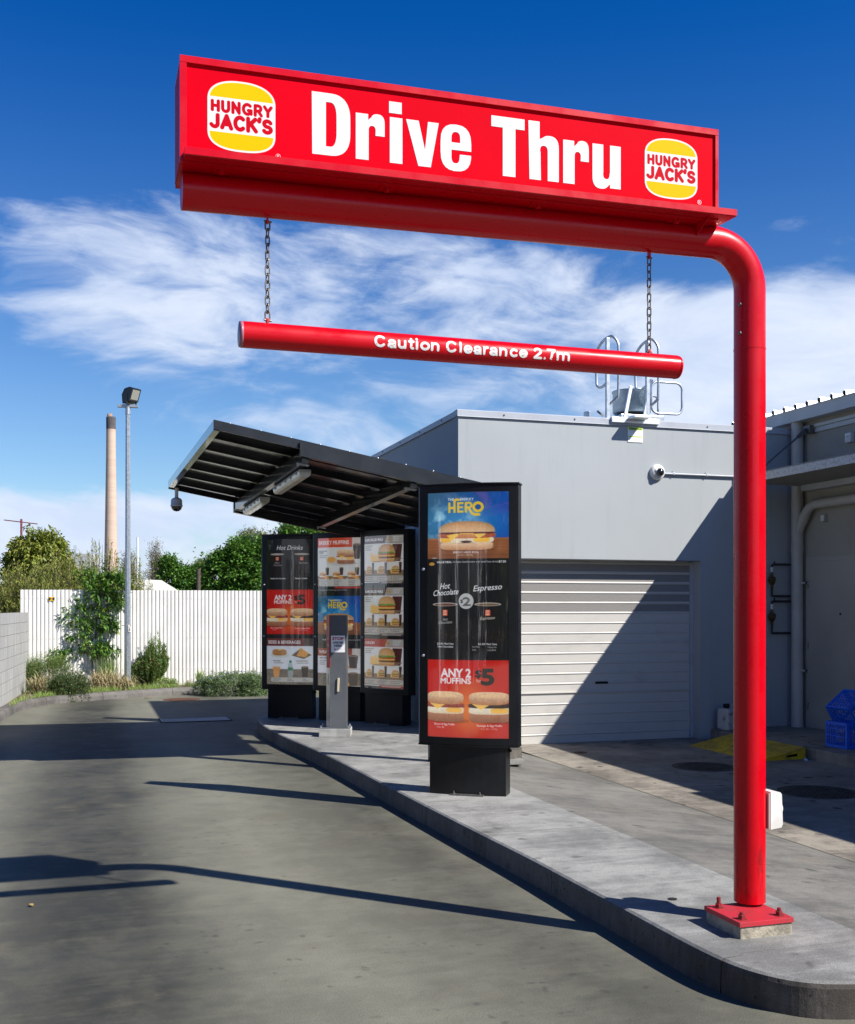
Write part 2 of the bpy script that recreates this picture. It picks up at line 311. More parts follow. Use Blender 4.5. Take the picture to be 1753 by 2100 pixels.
# ------------------------------------------------------------ object helpers
def tag(o, label=None, cat=None, group=None, kind=None):
    if label: o['label'] = label
    if cat: o['category'] = cat
    if group: o['group'] = group
    if kind: o['kind'] = kind
    return o
def thing(name, label, cat, loc=(0,0,0), rz=0., group=None):
    o = bpy.data.objects.new(name, None); C.objects.link(o); o.empty_display_size = .2
    o.location = loc; o.rotation_euler = (0, 0, rz)
    return tag(o, label, cat, group)
def wmat(o):
    m = Matrix.LocRotScale(o.location, o.rotation_euler, o.scale)
    return wmat(o.parent) @ m if o.parent else m
def link(name, me, parent=None, label=None):
    o = bpy.data.objects.new(name, me); C.objects.link(o)
    if parent: o.parent = parent
    if label: o['label'] = label
    return o
class MB:
    """collects shapes; build() links them as one mesh object. wp=True: vertices are given in world space"""
    def __init__(s): s.v = []; s.f = []; s.mi = []; s.sm = []
    def add(s, vs, fs, mi=0, smooth=False):
        b = len(s.v); s.v += [tuple(q) for q in vs]
        for f in fs: s.f.append([i + b for i in f]); s.mi.append(mi); s.sm.append(smooth)
        return s
    def box(s, x0, x1, y0, y1, z0, z1, mi=0, bev=0., M=None):
        if bev <= 0:
            vs = [(x, y, z) for z in (z0, z1) for y in (y0, y1) for x in (x0, x1)]
            fs = [(0,2,3,1),(4,5,7,6),(0,1,5,4),(2,6,7,3),(0,4,6,2),(1,3,7,5)]
        else:
            bm = bmesh.new(); bmesh.ops.create_cube(bm, size=1)
            for v in bm.verts: v.co = Vector(((x0+x1)/2+v.co.x*(x1-x0), (y0+y1)/2+v.co.y*(y1-y0), (z0+z1)/2+v.co.z*(z1-z0)))
            bmesh.ops.bevel(bm, geom=bm.edges[:], offset=bev, segments=2, profile=.6, affect='EDGES')
            bm.verts.index_update(); vs = [v.co.copy() for v in bm.verts]; fs = [[v.index for v in f.verts] for f in bm.faces]; bm.free()
        if M is not None: vs = [M @ Vector(v) for v in vs]
        return s.add(vs, fs, mi)
    def tube(s, pts, r, seg=16, closed=False, caps=True, mi=0, up=None, phase=0.):
        pts = [Vector(p) for p in pts]; n = len(pts); rs = r if isinstance(r, (list, tuple)) else [r] * n
        tang = []
        for i in range(n):
            a = pts[(i-1) % n] if (closed or i > 0) else pts[i]; b = pts[(i+1) % n] if (closed or i < n-1) else pts[i]
            tang.append((b - a).normalized())
        u = Vector(up) if up else (Vector((0, 0, 1)) if abs(tang[0].z) < .9 else Vector((1, 0, 0)))
        vs = []
        for i in range(n):
            t = tang[i]; u = (u - t * u.dot(t)).normalized(); w = t.cross(u)
            for k in range(seg):
                a = 2*math.pi*k/seg + phase
                vs.append(pts[i] + (u*math.cos(a) + w*math.sin(a)) * rs[i])
        fs = []
        for i in range(n if closed else n-1):
            j = (i+1) % n
            for k in range(seg):
                l = (k+1) % seg; fs.append((i*seg+k, i*seg+l, j*seg+l, j*seg+k))
        s.add(vs, fs, mi, seg > 8)
        if caps and not closed:
            s.add(vs[:seg], [tuple(reversed(range(seg)))], mi); s.add(vs[-seg:], [tuple(range(seg))], mi)
        return s
    def lathe(s, prof, c=(0,0,0), seg=24, mi=0, axis='Z', smooth=True):
        vs = []; n = len(prof)
        for r, z in prof:
            for k in range(seg):
                a = 2*math.pi*k/seg; p = (r*math.cos(a), r*math.sin(a), z)
                if axis == 'X': p = (z, r*math.cos(a), r*math.sin(a))
                if axis == 'Y': p = (r*math.cos(a), z, -r*math.sin(a))
                vs.append((p[0]+c[0], p[1]+c[1], p[2]+c[2]))
        fs = [(i*seg+k, i*seg+(k+1)%seg, (i+1)*seg+(k+1)%seg, (i+1)*seg+k) for i in range(n-1) for k in range(seg)]
        s.add(vs, fs, mi, smooth)
        if prof[0][0] > 1e-5: s.add(vs[:seg], [tuple(reversed(range(seg)))], mi)
        if prof[-1][0] > 1e-5: s.add(vs[-seg:], [tuple(range(seg))], mi)
        return s
    def prism(s, poly, z0, z1, mi=0, M=None, side=None):
        """polygon in xy extruded in z (M maps to place)"""
        n = len(poly); vs = [(x, y, z0) for x, y in poly] + [(x, y, z1) for x, y in poly]
        if M is not None: vs = [M @ Vector(v) for v in vs]
        s.add(vs, [tuple(reversed(range(n))), tuple(range(n, 2*n))], mi)
        s.add(vs, [(i, (i+1) % n, n+(i+1) % n, n+i) for i in range(n)], mi if side is None else side)
        return s
    def grid(s, fn, nu, nv, mi=0, smooth=True):
        vs = [fn(i/nu, j/nv) for j in range(nv+1) for i in range(nu+1)]
        s.add(vs, [(j*(nu+1)+i, j*(nu+1)+i+1, (j+1)*(nu+1)+i+1, (j+1)*(nu+1)+i) for j in range(nv) for i in range(nu)], mi, smooth); return s
    def mesh(s, name, mats, off=None):
        me = bpy.data.meshes.new(name); vs = s.v if off is None else [off @ Vector(v) for v in s.v]
        me.from_pydata([tuple(v) for v in vs], [], s.f)
        for m in (mats if isinstance(mats, (list, tuple)) else [mats]): me.materials.append(m)
        me.polygons.foreach_set('material_index', s.mi); me.polygons.foreach_set('use_smooth', s.sm)
        me.validate(); me.update(); return me
    def build(s, name, mats, parent=None, label=None, wp=True, weld=False):
        off = wmat(parent).inverted() if (parent and wp) else None
        return link(name, s.mesh(name, mats, off), parent, label)
def AX(axis, o=(0,0,0)):
    """local xy polygon plane placed: 'x' extrudes along world X (poly = y,z); 'y' extrudes along Y (poly = x,z)"""
    if axis == 'x': return Matrix(((0,0,1,o[0]),(1,0,0,o[1]),(0,1,0,o[2]),(0,0,0,1)))
    return Matrix(((1,0,0,o[0]),(0,0,1,o[1]),(0,1,0,o[2]),(0,0,0,1)))
def fix_normals(o):
    bm = bmesh.new(); bm.from_mesh(o.data); bmesh.ops.remove_doubles(bm, verts=bm.verts, dist=1e-5)
    bmesh.ops.recalc_face_normals(bm, faces=bm.faces); bm.to_mesh(o.data); bm.free(); return o
def hexbolt(mb, x, y, z, r=.012, h=.012, shank=.02, sr=.006, mi=0):
    mb.lathe([(r*1.45, z), (r*1.45, z+.002)], (x, y, 0), 16, mi, smooth=False)
    mb.lathe([(r, z+.002), (r, z+h), (r*.85, z+h+.001)], (x, y, 0), 6, mi, smooth=False)
    mb.lathe([(sr, z+h), (sr, z+h+shank), (sr*.8, z+h+shank+.001)], (x, y, 0), 10, mi, smooth=False)

# ------------------------------------------------------------ lettering
_tc = {}
def glyphs(s, bold=0., sp=1.):
    k = (s, bold, sp)
    if k in _tc: return _tc[k]
    c = bpy.data.curves.new('t', 'FONT'); c.body = s; c.offset = bold; c.space_character = sp; c.size = 1; c.resolution_u = 4
    o = bpy.data.objects.new('t', c); C.objects.link(o)
    dg = bpy.context.evaluated_depsgraph_get(); dg.update()
    me = bpy.data.meshes.new_from_object(o.evaluated_get(dg)); me.calc_loop_triangles()
    v = np.array([q.co[:2] for q in me.vertices], float).reshape(-1, 2)
    t = np.array([q.vertices[:] for q in me.loop_triangles], int).reshape(-1, 3)
    bpy.data.objects.remove(o); bpy.data.curves.remove(c); bpy.data.meshes.remove(me)
    if len(v): v[:, 0] -= v[:, 0].min()
    w_ = v[:, 0].max() if len(v) else 0
    _tc[k] = (v, t, w_); return _tc[k]
CAP = .73   # cap height of the built-in face at size 1 (measured below)
CAP = float(glyphs('H')[0][:, 1].max())
def letter_mesh(s, bold, cap, width, place, sp=1., warp=None):
    """lettering with cap height 'cap' stretched to 'width'; place(u, v) -> world point"""
    v, t, w_ = glyphs(s, bold, sp); mb = MB()
    u = v[:, 0] / w_ * width; y = v[:, 1] / CAP * cap
    if warp is not None: u, y = warp(u, y)
    mb.add([place(a, b) for a, b in zip(u, y)], [tuple(q) for q in t]); return mb
# ------------------------------------------------------------ printed posters, painted pixel by pixel in memory
def vnoise(h, w, cell, seed):
    r = np.random.default_rng(seed); gh, gw = int(h/cell)+3, int(w/cell)+3
    g = r.random((gh, gw)); y = np.arange(h)/cell; x = np.arange(w)/cell
    y0 = y.astype(int); x0 = x.astype(int); fy = y-y0; fx = x-x0; fy = (fy*fy*(3-2*fy))[:, None]; fx = (fx*fx*(3-2*fx))[None]
    a = g[y0][:, x0]; b = g[y0][:, x0+1]; c = g[y0+1][:, x0]; d_ = g[y0+1][:, x0+1]
    return (a*(1-fx)+b*fx)*(1-fy)+(c*(1-fx)+d_*fx)*fy
def _arc(cx, cy, rx, ry, a0, a1, n=14): return [(cx+rx*math.cos(R(a0+(a1-a0)*i/n)), cy+ry*math.sin(R(a0+(a1-a0)*i/n))) for i in range(n+1)]
_S = {
 'C': (1.0, [_arc(.48, .5, .36, .40, 42, 318)]), 'a': (.776, [_arc(.36, .46, .22, .165, 160, 0)+[(.58, .12), (.62, .10)], _arc(.345, .22, .235, .13, 0, 360)]),
 'u': (.853, [[(.13, .625), (.13, .30)]+_arc(.36, .30, .23, .20, 180, 350), [(.60, .625), (.60, .10)]]), 't': (.465, [[(.21, .86), (.21, .25)]+_arc(.33, .22, .12, .12, 180, 280), [(.07, .64), (.37, .64)]]),
 'i': (.388, [[(.19, .10), (.19, .64)], [(.19, .885), (.19, .915)]]), 'o': (.853, [_arc(.43, .3625, .29, .2625, 0, 360)]),
 'n': (.853, [[(.13, .10), (.13, .64)], _arc(.37, .42, .23, .205, 165, 0)+[(.60, .10)]]), 'l': (.388, [[(.19, .10), (.19, .90)]]),
 'e': (.776, [_arc(.39, .3625, .27, .2625, 0, 322), [(.16, .355), (.64, .355)]]), 'r': (.52, [[(.13, .10), (.13, .64)], _arc(.38, .38, .25, .245, 165, 85)]),
 'c': (.776, [_arc(.40, .3625, .27, .2625, 45, 315)]), '2': (.776, [_arc(.39, .66, .25, .24, 165, -32)+[(.13, .12), (.13, .10), (.66, .10)]]), '.': (.388, [[(.19, .105)]]),
 '7': (.776, [[(.10, .89), (.66, .89), (.44, .55), (.34, .10)]]), 'm': (1.24, [[(.13, .10), (.13, .64)], _arc(.37, .44, .235, .19, 165, 0)+[(.605, .10)], _arc(.84, .44, .235, .19, 165, 0)+[(1.08, .10)]]), ' ': (.40, [])}
_R = {
 'H': (.86, [[(.16, .13), (.16, .87)], [(.66, .13), (.66, .87)], [(.16, .5), (.66, .5)]]), 'U': (.86, [[(.16, .87), (.16, .38)]+_arc(.41, .37, .25, .24, 180, 360)+[(.66, .87)]]),
 'N': (.90, [[(.16, .13), (.16, .87), (.68, .13), (.68, .87)]]), 'G': (.98, [_arc(.48, .5, .34, .37, 48, 322), [(.79, .17), (.79, .42), (.56, .42)]]),
 'R': (.84, [[(.16, .13), (.16, .87), (.40, .87)]+_arc(.42, .665, .22, .205, 90, -90)+[(.16, .46)], [(.42, .46), (.68, .13)]]), 'Y': (.80, [[(.12, .87), (.40, .48), (.68, .87)], [(.40, .48), (.40, .13)]]),
 'J': (.70, [[(.52, .87), (.52, .36)]+_arc(.30, .34, .22, .21, 0, -155)]), 'A': (.88, [[(.12, .13), (.43, .87), (.74, .13)], [(.24, .36), (.62, .36)]]), 'C': (.86, [_arc(.46, .5, .32, .37, 48, 312)]),
 'K': (.84, [[(.16, .13), (.16, .87)], [(.66, .87), (.22, .46)], [(.34, .56), (.70, .13)]]), "'": (.26, [[(.12, .93), (.08, .78)]]), 'S': (.78, [_arc(.40, .685, .23, .185, 25, 262)+_arc(.39, .31, .25, .185, 82, -155)])}
FONTS = {'sans': _S, 'round': _R}
class Cv:
    def __init__(s, w, h, bg): s.w, s.h = w, h; s.a = np.ones((h, w, 3)) * np.array(bg)
    def win(s, x0, y0, x1, y1):
        x0, y0, x1, y1 = max(0, int(x0)), max(0, int(y0)), min(s.w, int(x1)+1), min(s.h, int(y1)+1)
        if x1 <= x0 or y1 <= y0: return None
        Y, X = np.mgrid[y0:y1, x0:x1] + .5
        return (slice(y0, y1), slice(x0, x1)), X, Y
    def put(s, sl, m, col, al=1.):
        col = np.asarray(col, float); m = (m*al)[..., None]; s.a[sl] = s.a[sl]*(1-m) + col*m
    def rect(s, x0, y0, x1, y1, col, al=1.):
        q = s.win(x0, y0, x1, y1)
        if q: s.put(q[0], np.ones(q[1].shape), col, al)
    def vgrad(s, x0, y0, x1, y1, c0, c1):
        q = s.win(x0, y0, x1, y1)
        if q:
            t = np.clip((q[2]-y0)/(y1-y0), 0, 1)[..., None]; s.a[q[0]] = np.array(c0)*(1-t)+np.array(c1)*t
    def ell(s, cx, cy, rx, ry, c0, c1=None, p=2., al=1., soft=1.5, nz=0., cut=None, seed=1, edge=.0):
        q = s.win(cx-rx-2, cy-ry-2, cx+rx+2, cy+ry+2)
        if not q: return
        sl, X, Y = q; u = (X-cx)/rx; v = (Y-cy)/ry
        dd = (np.abs(u)**p+np.abs(v)**p)**(1/p); m = np.clip((1-dd)*min(rx, ry)/soft+.5, 0, 1)
        if cut: m = m*np.clip((Y-cut[0])/soft+.5, 0, 1)*np.clip((cut[1]-Y)/soft+.5, 0, 1)
        c = np.asarray(c0, float)*np.ones(X.shape+(3,))
        if c1 is not None: t = np.clip((v+1)/2, 0, 1)[..., None]; c = c*(1-t)+np.asarray(c1)*t
        if edge: c = c*(1-edge*np.clip(dd, 0, 1)**4)[..., None]
        if nz: c = c*(1+nz*(vnoise(*X.shape, 3., seed)-.5)*2)[..., None]*(1+nz*.6*(vnoise(*X.shape, 11., seed+1)-.5)*2)[..., None]
        s.put(sl, m, c, al)
    def poly(s, P, col, al=1., soft=1.2, nz=0.):
        """convex polygon, any winding"""
        P = np.array(P, float); q = s.win(P[:, 0].min()-2, P[:, 1].min()-2, P[:, 0].max()+2, P[:, 1].max()+2)
        if not q: return
        sl, X, Y = q; m = np.ones(X.shape); ar = sum(P[i-1][0]*P[i][1]-P[i][0]*P[i-1][1] for i in range(len(P)))
        for i in range(len(P)):
            a, b = P[i-1], P[i]; e = b-a; L = math.hypot(*e)+1e-9
            dd = (e[0]*(Y-a[1])-e[1]*(X-a[0]))/L*(1 if ar > 0 else -1); m *= np.clip(dd/soft+.5, 0, 1)
        c = np.asarray(col, float)*np.ones(X.shape+(3,))
        if nz: c = c*(1+nz*(vnoise(*X.shape, 4., 5)-.5)*2)[..., None]
        s.put(sl, m, c, al)
    def text(s, st, x, y, cap, col, width=None, bold=0., shear=0., al=1., align='l', sp=1., rot=0.):
        """y = baseline; cap = cap height in pixels"""
        v, t, w_ = glyphs(st, 0., sp)
        if not len(v): return
        k = cap/CAP; kx = k if width is None else width/w_; W_ = w_*kx
        x -= {'l': 0, 'c': W_/2, 'r': W_}[align]
        px_ = v[:, 0]*kx + v[:, 1]*k*shear; py_ = -v[:, 1]*k
        if rot: px_, py_ = px_*math.cos(rot)+py_*math.sin(rot), -px_*math.sin(rot)+py_*math.cos(rot)
        px_ += x; py_ += y
        S = 3; rad = int(round(bold*k*S)); e_ = 1+rad//S+1
        x0, x1, y0, y1 = int(px_.min())-e_, int(px_.max())+1+e_, int(py_.min())-e_, int(py_.max())+1+e_
        cov = np.zeros(((y1-y0)*S, (x1-x0)*S), bool); qx = (px_-x0)*S; qy = (py_-y0)*S
        for a, b, c in t:
            xs = (qx[a], qx[b], qx[c]); ys = (qy[a], qy[b], qy[c])
            i0, i1, j0, j1 = int(min(xs)), int(max(xs))+1, int(min(ys)), int(max(ys))+1
            X = np.arange(i0, i1+1)[None]+.5; Y = np.arange(j0, j1+1)[:, None]+.5
            e0 = (xs[1]-xs[0])*(Y-ys[0])-(ys[1]-ys[0])*(X-xs[0]); e1 = (xs[2]-xs[1])*(Y-ys[1])-(ys[2]-ys[1])*(X-xs[1]); e2 = (xs[0]-xs[2])*(Y-ys[2])-(ys[0]-ys[2])*(X-xs[2])
            m = ((e0 >= 0) & (e1 >= 0) & (e2 >= 0)) | ((e0 <= 0) & (e1 <= 0) & (e2 <= 0))
            sub = cov[j0:j1+1, i0:i1+1]; sub |= m[:sub.shape[0], :sub.shape[1]]
        if rad > 0:   # heavier strokes: grow the letter by a disc
            src = cov.copy()
            for dy_ in range(-rad, rad+1):
                w2 = int(math.sqrt(rad*rad-dy_*dy_))
                for dx_ in ((-w2, w2) if abs(dy_) < rad and rad > 1 else (-w2, 0, w2)):
                    cov |= np.roll(np.roll(src, dy_, 0), dx_, 1)
            for dx_ in range(-rad, rad+1): cov |= np.roll(src, dx_, 1)
        m = cov.reshape(y1-y0, S, x1-x0, S).mean((1, 3))
        a0, b0 = max(0, y0), max(0, x0); a1, b1 = min(s.h, y1), min(s.w, x1)
        if a1 <= a0 or b1 <= b0: return
        s.put((slice(a0, a1), slice(b0, b1)), m[a0-y0:a1-y0, b0-x0:b1-x0], col, al)
    def strokes(s, st, x, base, cap, t, col, width=None, font='sans', track=0.):
        """letters drawn as round-ended pen strokes; t = stroke weight as a part of the cap height"""
        G = FONTS[font]; pos = 0.; items = []
        for ch in st:
            adv, lines = G[ch]; items.append((pos, lines)); pos += adv+track
        kx = cap if width is None else width/(pos-track)
        for p0, lines in items:
            for L in lines:
                P = [((p0+a)*kx+x, base-b*cap) for a, b in L]; r_ = t*cap/2
                q = s.win(min(p[0] for p in P)-r_-2, min(p[1] for p in P)-r_-2, max(p[0] for p in P)+r_+2, max(p[1] for p in P)+r_+2)
                if not q: continue
                X, Y = q[1], q[2]; D_ = np.full(X.shape, 1e9)
                if len(P) == 1: P = P*2
                for a, b in zip(P[:-1], P[1:]):
                    ex, ey = b[0]-a[0], b[1]-a[1]; L2 = ex*ex+ey*ey+1e-9; tt = np.clip(((X-a[0])*ex+(Y-a[1])*ey)/L2, 0, 1)
                    D_ = np.minimum(D_, np.hypot(X-a[0]-tt*ex, Y-a[1]-tt*ey))
                s.put(q[0], np.clip(r_-D_+.5, 0, 1), col)
    def speck(s, x0, y0, x1, y1, amp, cell=2.5, seed=3):
        q = s.win(x0, y0, x1, y1)
        if q: s.a[q[0]] *= (1+amp*(vnoise(*q[1].shape, cell, seed)-.5)*2)[..., None]
    def image(s, name):
        im = bpy.data.images.new(name, s.w, s.h); px_ = np.ones((s.h, s.w, 4), np.float32)
        q = np.clip(s.a[::-1], 0, 1); px_[..., :3] = np.where(q <= .0031308, q*12.92, 1.055*q**(1/2.4)-.055); im.pixels.foreach_set(px_.ravel()); im.pack(); return im
BUN, BUN2, CRUST = (.72, .38, .13), (.88, .68, .40), (.60, .26, .08)
def bun_roll(c, cx, cy, w, h):
    """the long breakfast roll: bun, bacon, cheese, egg, sauce, bun"""
    rx = w/2
    c.ell(cx, cy+h*.47, rx*1.0, h*.08, (.10, .04, .02), al=.55, soft=8)
    c.ell(cx, cy+h*.34, rx*.93, h*.16, (.93, .78, .55), (.66, .34, .16), p=4, nz=.10, seed=4)
    c.ell(cx, cy+h*.20, rx*.98, h*.06, (.13, .04, .02), p=3, nz=.3)
    c.ell(cx-w*.24, cy+h*.14, rx*.48, h*.115, (.95, .90, .76), (.84, .74, .55), p=3.2, nz=.07)
    c.ell(cx+w*.24, cy+h*.14, rx*.48, h*.115, (.95, .90, .76), (.84, .74, .55), p=3.2, nz=.07)
    c.ell(cx-w*.37, cy+h*.13, w*.10, h*.095, (.97, .74, .12), (.90, .52, .04), p=3)
    c.ell(cx+w*.27, cy+h*.13, w*.14, h*.095, (.97, .78, .10), (.92, .55, .03), p=3)
    c.ell(cx, cy+h*.205, w*.10, h*.035, (.10, .03, .02), p=2)
    c.ell(cx, cy-h*.02, rx*1.03, h*.11, (.62, .20, .10), (.48, .11, .04), p=3.2, nz=.35, seed=9)
    c.ell(cx, cy+h*.01, w*.19, h*.085, (.80, .42, .16), (.60, .24, .08), p=2.4, nz=.25)
    c.ell(cx, cy-h*.105, rx*.98, h*.05, (.16, .03, .03), p=4, nz=.3)
    c.poly([(cx-w*.36, cy-h*.02), (cx-w*.18, cy-h*.08), (cx-w*.12, cy-h*.06), (cx-w*.25, cy+h*.16)], (.96, .68, .12), nz=.05)
    c.poly([(cx+w*.12, cy-h*.06), (cx+w*.34, cy-h*.07), (cx+w*.33, cy-h*.02), (cx+w*.22, cy+h*.10)], (.96, .70, .14), nz=.05)
    c.poly([(cx-w*.12, cy-h*.09), (cx+w*.14, cy-h*.09), (cx+w*.12, cy-h*.055), (cx-w*.12, cy-h*.055)], (.93, .62, .12))
    c.ell(cx, cy-h*.12, rx*1.0, h*.38, BUN, (.97, .86, .62), p=2.7, cut=(0, cy-h*.125), nz=.07, seed=2, edge=.25)
    r = np.random.default_rng(5)
    for _ in range(60):
        a = r.uniform(-.85, .85); b = r.uniform(-.95, -.35)*math.sqrt(max(.05, 1-a*a))
        c.ell(cx+a*rx, cy-h*.12+b*h*.36, 2.0, 1.2, (.97, .86, .60), al=.8, soft=1)
def muffin(c, cx, cy, w, h, meat):
    rx = w/2
    c.ell(cx+w*.1, cy+h*.46, rx*1.05, h*.07, (.16, .05, .02), al=.5, soft=9)
    c.ell(cx, cy+h*.32, rx*.97, h*.17, (.62, .30, .17), (.40, .17, .09), p=4, nz=.16, seed=12)
    c.ell(cx, cy+h*.12, rx*.98, h*.12, (.95, .91, .80), (.82, .72, .55), p=4, nz=.08)
    c.ell(cx+w*.24, cy+h*.12, rx*.42, h*.08, (.95, .62, .14), p=3, nz=.05)
    c.ell(cx, cy-h*.03, rx*1.02, h*.075, meat, tuple(q*.5 for q in meat), p=4, nz=.5, seed=14)
    c.poly([(cx-w*.42, cy-h*.09), (cx+w*.05, cy-h*.09), (cx-w*.04, cy-h*.02), (cx-w*.20, cy+h*.10)], (.96, .66, .18), nz=.05)
    c.ell(cx, cy-h*.26, rx*.97, h*.205, (.90, .74, .52), (.56, .26, .12), p=3.2, nz=.16, seed=17)
    c.ell(cx, cy-h*.36, rx*.80, h*.08, (.88, .66, .40), al=.7, nz=.2, soft=6)
def burger(c, cx, cy, w, h, green=True):
    rx = w/2
    c.ell(cx, cy+h*.36, rx*.92, h*.13, (.90, .66, .36), (.62, .32, .12), p=4)
    c.ell(cx, cy+h*.22, rx*.96, h*.07, (.22, .10, .05), p=4, nz=.4)
    c.ell(cx, cy+h*.15, rx*1.0, h*.045, (.94, .66, .16), p=4)
    c.ell(cx, cy+h*.06, rx*.98, h*.06, (.80, .20, .10), (.60, .10, .06), p=4, nz=.2)
    c.ell(cx, cy-h*.02, rx*1.05, h*.07, (.36, .52, .12) if green else (.90, .60, .14), (.20, .34, .06) if green else (.80, .44, .08), p=3, nz=.6)
    c.ell(cx, cy-h*.05, rx*.96, h*.40, (.68, .38, .15), (.92, .72, .42), p=2.5, cut=(0, cy-h*.06), nz=.12, edge=.2)
def fries(c, x, y, w, h):
    r = np.random.default_rng(int(x+y))
    for i in range(9):
        a = x+w*(i/8-.5)+r.uniform(-2, 2); c.poly([(a, y-h*r.uniform(.5, 1)), (a+w*.12, y-h*r.uniform(.5, 1)), (a+w*.3, y), (a+w*.1, y+h*.1)], (.90, .64, .24), nz=.1)
def cup(c, cx, y0, w, h, col=(.10, .07, .06)):
    c.poly([(cx-w*.5, y0), (cx+w*.5, y0), (cx+w*.36, y0+h), (cx-w*.36, y0+h)], col, nz=.15)
    c.ell(cx, y0, w*.52, h*.07, (.75, .70, .65)); c.ell(cx, y0, w*.46, h*.05, (.20, .09, .05))
def logo_px(c, cx, cy, w, h):
    c.rect(cx-w/2-1, cy-h/2-1, cx+w/2+1, cy+h/2+1, (.72, .10, .08))
    c.ell(cx, cy, w*.43, h*.46, (.93, .60, .30), p=3); c.rect(cx-w*.42, cy-h*.18, cx+w*.42, cy+h*.2, (.62, .04, .04))
    c.text('HUNGRY', cx, cy-h*.01, h*.13, (.95, .75, .6), width=w*.74, bold=.03, align='c'); c.text("JACK'S", cx, cy+h*.17, h*.14, (.95, .75, .6), width=w*.74, bold=.03, align='c')
WHT = (.90, .91, .93)
def hero_block(c, x, y, w, h):
    q = c.win(x, y, x+w-1, y+h-1); sl = q[0]; X = (q[1]-x)/w; Y = (q[2]-y)/h
    n = vnoise(*X.shape, w*.14, 3)*.5+vnoise(*X.shape, w*.06, 4)*.3+vnoise(*X.shape, w*.03, 6)*.2
    t = np.clip(X*1.1, 0, 1)[..., None]
    c1 = np.array((.006, .15, .28))*(1-t)+np.array((.006, .12, .50))*t
    gl = np.clip(1.2-np.hypot((X-.42)/.6, (Y-.46)/.30), 0, 1)[..., None]
    c1 = c1*(1-gl*.6)+np.array((.03, .42, .78))*gl*.6
    cl = np.clip((n-.46)*4, 0, 1)[..., None]*np.clip(1.25-np.hypot((X-.26)/.42, (Y-.42)/.34), 0, 1)[..., None]
    c1 = c1*(1-cl*.75)+np.array((.45, .78, .86))*cl*.75
    wn = vnoise(*X.shape, 40, 8); wy = vnoise(X.shape[0], X.shape[1], 7, 9)
    wood = np.array((.34, .13, .05))[None, None]*(.75+.5*(np.repeat(vnoise(X.shape[0], 2, 5, 5)[:, :1], X.shape[1], 1)*.6+wn*.4))[..., None]
    m = (Y > .688)[..., None]; c1 = np.where(m, wood*(1.35-.5*np.clip((Y-.69)/.31, 0, 1)[..., None]), c1)
    c.a[sl] = c1
    k = w/523; cx = x+w*.485
    c.text('THE', x+137*k, y+52*k, 15*k, WHT, width=40*k, bold=.03); c.text('BREKKY', x+217*k, y+52*k, 15*k, WHT, width=88*k, bold=.03)
    G = (.93, .66, .04)
    for px0, wd in ((140, 45), (200, 43), (258, 52), (310, 58)): pass
    # HERO, drawn heavy, its H hooked up and its R swept under the O
    def bar(x0, y0, x1, y1, r=4): c.poly([(x+x0*k, y+y0*k), (x+x1*k, y+y0*k), (x+x1*k, y+y1*k), (x+x0*k, y+y1*k)], G, nz=.06)
    bar(140, 62, 154, 128); bar(154, 90, 176, 104); bar(174, 55, 188, 128)
    c.ell(x+196*k, y+52*k, 20*k, 14*k, G, cut=(0, y+54*k)); bar(176, 46, 190, 60); bar(192, 40, 214, 50)
    bar(198, 62, 212, 128); bar(212, 62, 240, 75); bar(212, 88, 236, 100); bar(212, 115, 240, 128)
    bar(248, 62, 262, 128); c.ell(x+272*k, y+82*k, 24*k, 21*k, G, p=2.4); c.ell(x+272*k, y+82*k, 11*k, 9*k, (.02, .28, .60)); bar(248, 62, 262, 128)
    c.poly([(x+264*k, y+100*k), (x+280*k, y+98*k), (x+306*k, y+136*k), (x+292*k, y+142*k)], G)
    c.poly([(x+292*k, y+130*k), (x+346*k, y+134*k), (x+346*k, y+150*k), (x+300*k, y+148*k)], G)
    c.ell(x+332*k, y+94*k, 36*k, 34*k, G); c.ell(x+332*k, y+94*k, 19*k, 17*k, (.01, .13, .45))
    bun_roll(c, x+257*k, y+272*k, 362*k, 180*k)
    c.text('BREKKY HERO ROLL', x+255*k, y+381*k, 12*k, WHT, width=166*k, bold=.025, align='c')
    c.text('$4.50 | 2850kJ', x+250*k, y+397*k, 10*k, (.80, .72, .66), width=98*k, align='c')
